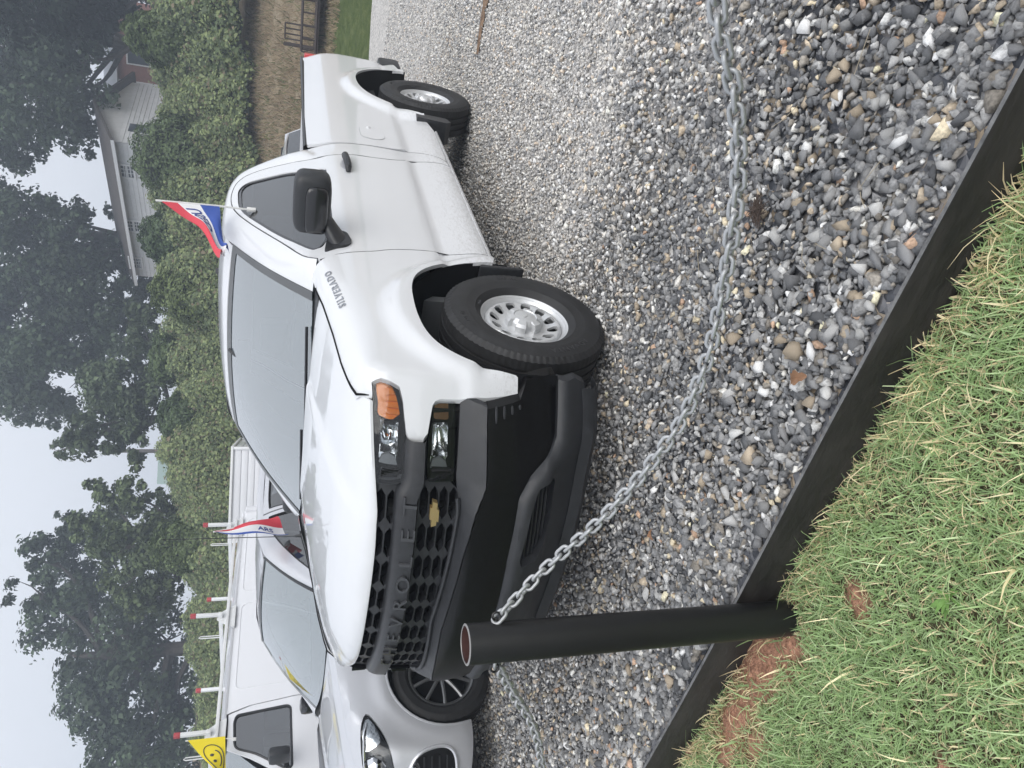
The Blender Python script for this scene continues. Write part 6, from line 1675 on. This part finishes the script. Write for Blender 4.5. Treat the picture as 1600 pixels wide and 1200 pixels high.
def chain(pts, label, seed):
    r = random.Random(seed)
    path = np.array(cr(pts, 30)); d = np.r_[0, np.cumsum(np.linalg.norm(np.diff(path, axis=0), axis=1))]
    n_ = int(d[-1] / LP); root = empty('chain', tuple(path[0])); tag(root, label, 'chain', 'chains hung between the posts')
    o0 = Vector(path[0])
    for k in range(n_):
        s = (k + .5) * LP
        c = Vector([np.interp(s, d, path[:, i]) for i in range(3)]); e = Vector([np.interp(s + .004, d, path[:, i]) for i in range(3)])
        t = (e - c).normalized(); up_ = Vector((0, 0, 1)); w = up_.cross(t).normalized(); u = t.cross(w)
        a = math.radians(45 + 90 * (k % 2)) + r.uniform(-.22, .22)
        b1 = w * math.cos(a) + u * math.sin(a); b2 = t.cross(b1)
        Mx = Matrix(((t.x, b1.x, b2.x, c.x - o0.x), (t.y, b1.y, b2.y, c.y - o0.y), (t.z, b1.z, b2.z, c.z - o0.z), (0, 0, 0, 1)))
        o = bpy.data.objects.new('link', LINK); COL.objects.link(o); o.parent = root; o.matrix_basis = Mx
    return root
chain([(PX + .036, PY - .050, .868), (-1.50, -1.007, .722), (-1.50, -1.249, .590), (-1.50, -1.538, .497), (-1.50, -1.72, .490), (-1.50, -1.895, .515), (-1.50, -2.201, .600), (-1.50, -2.38, .688), (-1.50, -2.525, .79), (-1.50, -2.90, 1.08)][:9] + [(-1.50, -2.93, 1.02)][:0] + [(-1.49, -2.90, .93)], 'galvanised chain sagging from the post towards the right, nearest the camera', 3)
chain([(PX - .034, PY + .050, .860), (-1.62, -.562, .751), (-1.62, -.295, .610), (-1.62, .002, .512), (-1.635, .25, .47), (-1.64, .52, .50), (-1.65, .95, .66), (-1.66, 1.28, .84)], 'galvanised chain running from the far side of the post towards the silver crossover', 4)

# ---- flags
M_FR = mat('flag_red', (.62, .06, .085), rough=.7); M_FW = mat('flag_white', (.78, .78, .80), rough=.7); M_FB = mat('flag_blue', (.035, .085, .36), rough=.7)
M_FY = mat('flag_yellow', (.80, .64, .02), rough=.7); M_FK = mat('flag_print', (.05, .05, .05), rough=.7); M_FTX = mat('flag_blue_print', (.03, .06, .25), rough=.7)
M_STICK = mat('flag_stick', (.75, .75, .74), rough=.5)
def flag(name, loc, pf, stick, clip, bands, text, label, cat='flag'):
    """pf(s, t) cloth point in world space: s 0 at the stick .. 1 at the fly, t 0 top .. 1 foot"""
    root = empty(name, loc); tag(root, label, cat, 'window flags on the vehicles'); o0 = np.array(loc)
    m_ = MB(); m_.tube([tuple(np.array(q) - o0) for q in stick], .006, 8); m_.build('stick', M_STICK, root)
    m_ = MB(); c0 = np.array(clip) - o0; m_.box(tuple(c0 - np.array([.018, .008, .03])), tuple(c0 + np.array([.018, .008, .02])), .004); m_.build('window_clip', M_STICK, root)
    for t0, t1, mt, nm in bands:
        rows = [[tuple(np.array(pf(s, t)) - o0) for s in np.linspace(0, 1, 26)] for t in np.linspace(t0, t1, 7)]
        rows2 = [[(x, y + .0025, z) for x, y, z in r_] for r_ in rows]
        n_ = 26; Vv = [q for r_ in rows + rows2[::-1] for q in r_]; F = []
        R_ = len(rows) * 2
        for i in range(R_):
            j = (i + 1) % R_
            for k in range(n_ - 1): F.append((i * n_ + k, i * n_ + k + 1, j * n_ + k + 1, j * n_ + k))
        obj('cloth_band', mesh('cloth_band', Vv, F, 60), mt, root)
    for body, size, s0, t0, sc_, tc_ in text:
        def fn(a, b, h):
            q = np.array(pf(min(1, max(0, s0 + a * sc_)), t0 - b * tc_)) - o0; return (q[0], q[1] - .0015 - .001 * h, q[2])
        obj('lettering', text_mesh(body, size, fn, bold=.002, center=True), M_FTX, root)
    return root
def pf1(s, t):
    e = s ** .9
    top = np.array([lerp(1.304, .735, s), -.785, lerp(2.150, 1.800, s ** 1.0) - .045 * math.sin(PI * s)])
    bot_ = np.array([lerp(1.311, .735, s), -.785, lerp(1.850, 1.752, s ** .8) + .02 * math.sin(PI * s)])
    q = top * (1 - t) + bot_ * t
    q[1] += .035 * math.sin(s * 9 + t * 2.2) * s + .03 * math.sin(t * 11 + s * 3) * s ** 1.5
    return q
flag('window_flag', (1.32, -.775, 1.70), pf1, [(1.345, -.765, 1.66), (1.311, -.785, 1.85), (1.300, -.785, 2.175)], (1.35, -.765, 1.685), [(0, .27, M_FR, 'red'), (.27, .66, M_FW, 'white'), (.66, 1.0, M_FB, 'blue')],
     [('USED', .17, .34, .46, 1.15, 2.3)], 'red, white and blue flag lettered USED CARS on the pickup door window')
def pf2(s, t):
    tip = np.array([1.32, 1.94, 1.93])
    a = np.array([lerp(1.322, 1.490, s), 1.94, lerp(1.94, 1.50, s)]); b_ = np.array([lerp(1.315, 1.285, min(1, s * 1.2)) , 1.94, lerp(1.93, 1.385, s)])
    q = a * (1 - t) + b_ * t; q[1] += .05 * math.sin(t * 7 + s * 2.5) * s + .02 * math.sin(s * 8); return q
flag('window_flag', (1.42, 1.98, 1.50), pf2, [(1.46, 1.99, 1.50), (1.33, 1.96, 1.95)], (1.46, 2.02, 1.50), [(0, .60, M_FR, 'red'), (.60, .86, M_FW, 'white'), (.86, 1.0, M_FB, 'blue')],
     [('ARS', .10, .72, .73, -1.3 * -1, 1.6)], 'limp red, white and blue flag hanging at the crossover side window')
def pf3(s, t):
    q = np.array([lerp(1.742, 1.20, s), 5.86, lerp(lerp(2.345, 1.90, s), lerp(1.955, 1.905, s), t)])
    q[1] += .05 * math.sin(s * 7 + t * 3) * s; return q
yf = flag('window_flag', (1.73, 5.88, 1.87), pf3, [(1.717, 5.88, 1.84), (1.744, 5.87, 2.37)], (1.717, 5.90, 1.865), [(0, 1, M_FY, 'yellow')], [], 'yellow smiling-face flag on the van door window')
o0 = np.array((1.73, 5.88, 1.87))
def pr(path, rr, name):
    m_ = MB(); m_.tube([tuple(np.array(pf3(s, t)) - o0 + np.array([0, -.004, 0])) for s, t in path], rr, 5); m_.build(name, M_FK, yf)
pr([(.45 + .30 * math.cos(a), .52 + .40 * math.sin(a)) for a in np.linspace(0, 2 * PI, 30)], .005, 'face_outline')
pr([(.45 + .17 * math.cos(a), .55 + .24 * math.sin(a)) for a in np.linspace(.3, PI - .3, 12)], .006, 'smile')
for s_ in (.38, .52):
    pr([(s_ + .015 * math.cos(a), .42 + .05 * math.sin(a)) for a in np.linspace(0, 2 * PI, 10)], .010, 'eye')

# ---- litter on the gravel: dry stalks, a leaf, a dark root clump
r = random.Random(9)
M_STRAW = mat('dry_stalk', (.42, .36, .26), rough=.8); M_DLEAF = mat('dead_leaf', (.26, .14, .075), rough=.7, vary=.3, vscale=30)
for k in range(15):
    x, y = r.uniform(-1.25, -.2), r.uniform(-2.75, -1.3)
    if x < board_x(y) + .05: continue
    a = r.uniform(0, 6.28); l = r.uniform(.04, .13); m_ = MB(); b_ = r.uniform(-.3, .3)
    m_.tube([(-l * .5 * math.cos(a), -l * .5 * math.sin(a), .0), (b_ * l * .3 * math.sin(a), -b_ * l * .3 * math.cos(a), .006), (l * .5 * math.cos(a), l * .5 * math.sin(a), .002)], .0009, 4)
    o = m_.build('dry_stalk', M_STRAW); o.location = (x, y, .026); tag(o, 'thin dry grass stalk lying on the gravel at the right', 'stalk', 'dry stalks strewn on the gravel')
def dead_leaf(x, y, z, s, label, sd):
    rr = random.Random(sd); m_ = MB(); n_ = 9; V = []
    for i in range(n_):
        t = i / (n_ - 1); w = s * .28 * math.sin(PI * min(1, t * .92 + .06)) * (1 + .25 * math.sin(i * 2.3)); zc = .010 * math.sin(t * 3.5) + .004
        V += [(s * (t - .5), w, zc + w * .5), (s * (t - .5), 0, zc), (s * (t - .5), -w, zc + w * .35)]
    m_.raw(V, [q for i in range(n_ - 1) for q in ((3 * i, 3 * i + 1, 3 * i + 4, 3 * i + 3), (3 * i + 1, 3 * i + 2, 3 * i + 5, 3 * i + 4))])
    o = m_.build('dead_leaf', M_DLEAF); o.location = (x, y, z); o.rotation_euler = (0, 0, rr.uniform(0, 6)); tag(o, label, 'leaf', 'dead leaves on the gravel')
dead_leaf(-1.33, -1.62, .024, .075, 'curled brown leaf on the gravel against the edging board', 1)
dead_leaf(-1.05, -.62, .024, .05, 'small brown leaf on the dark gravel below the left chain', 2)
m_ = MB(); rr = random.Random(4)
for k in range(70):
    a = rr.uniform(0, 6.28); b_ = rr.uniform(0, 6.28); R_ = rr.uniform(.01, .05)
    m_.tube([(R_ * math.cos(a), R_ * math.sin(a), rr.uniform(0, .012)), (.5 * R_ * math.cos(b_), .5 * R_ * math.sin(b_), rr.uniform(.004, .02)), (rr.uniform(-.05, .05), rr.uniform(-.05, .05), rr.uniform(0, .012))], .0012, 4)
o = m_.build('root_clump', mat('dark_roots', (.075, .055, .045), rough=.95)); o.location = (-.83, -1.93, .022); tag(o, 'dark clump of dry roots lying on the gravel under the chain', 'roots')

# ---- haze: damp morning air
hz_ = MB(); hz_.box((-40, -70, -1.5), (110, 110, 26)); ho_ = hz_.build('haze', None, None, smooth=None)
vm = bpy.data.materials.new('damp_air'); vm.use_nodes = True; n = vm.node_tree; n.nodes.clear()
pv_ = n.nodes.new('ShaderNodeVolumePrincipled'); pv_.inputs['Density'].default_value = .0052; pv_.inputs['Color'].default_value = (.76, .86, 1.0, 1); pv_.inputs['Anisotropy'].default_value = .2
ou = n.nodes.new('ShaderNodeOutputMaterial'); n.links.new(pv_.outputs[0], ou.inputs['Volume'])
ho_.data.materials.clear(); ho_.data.materials.append(vm); tag(ho_, 'thin pale haze over the whole lot', 'haze', kind='stuff')
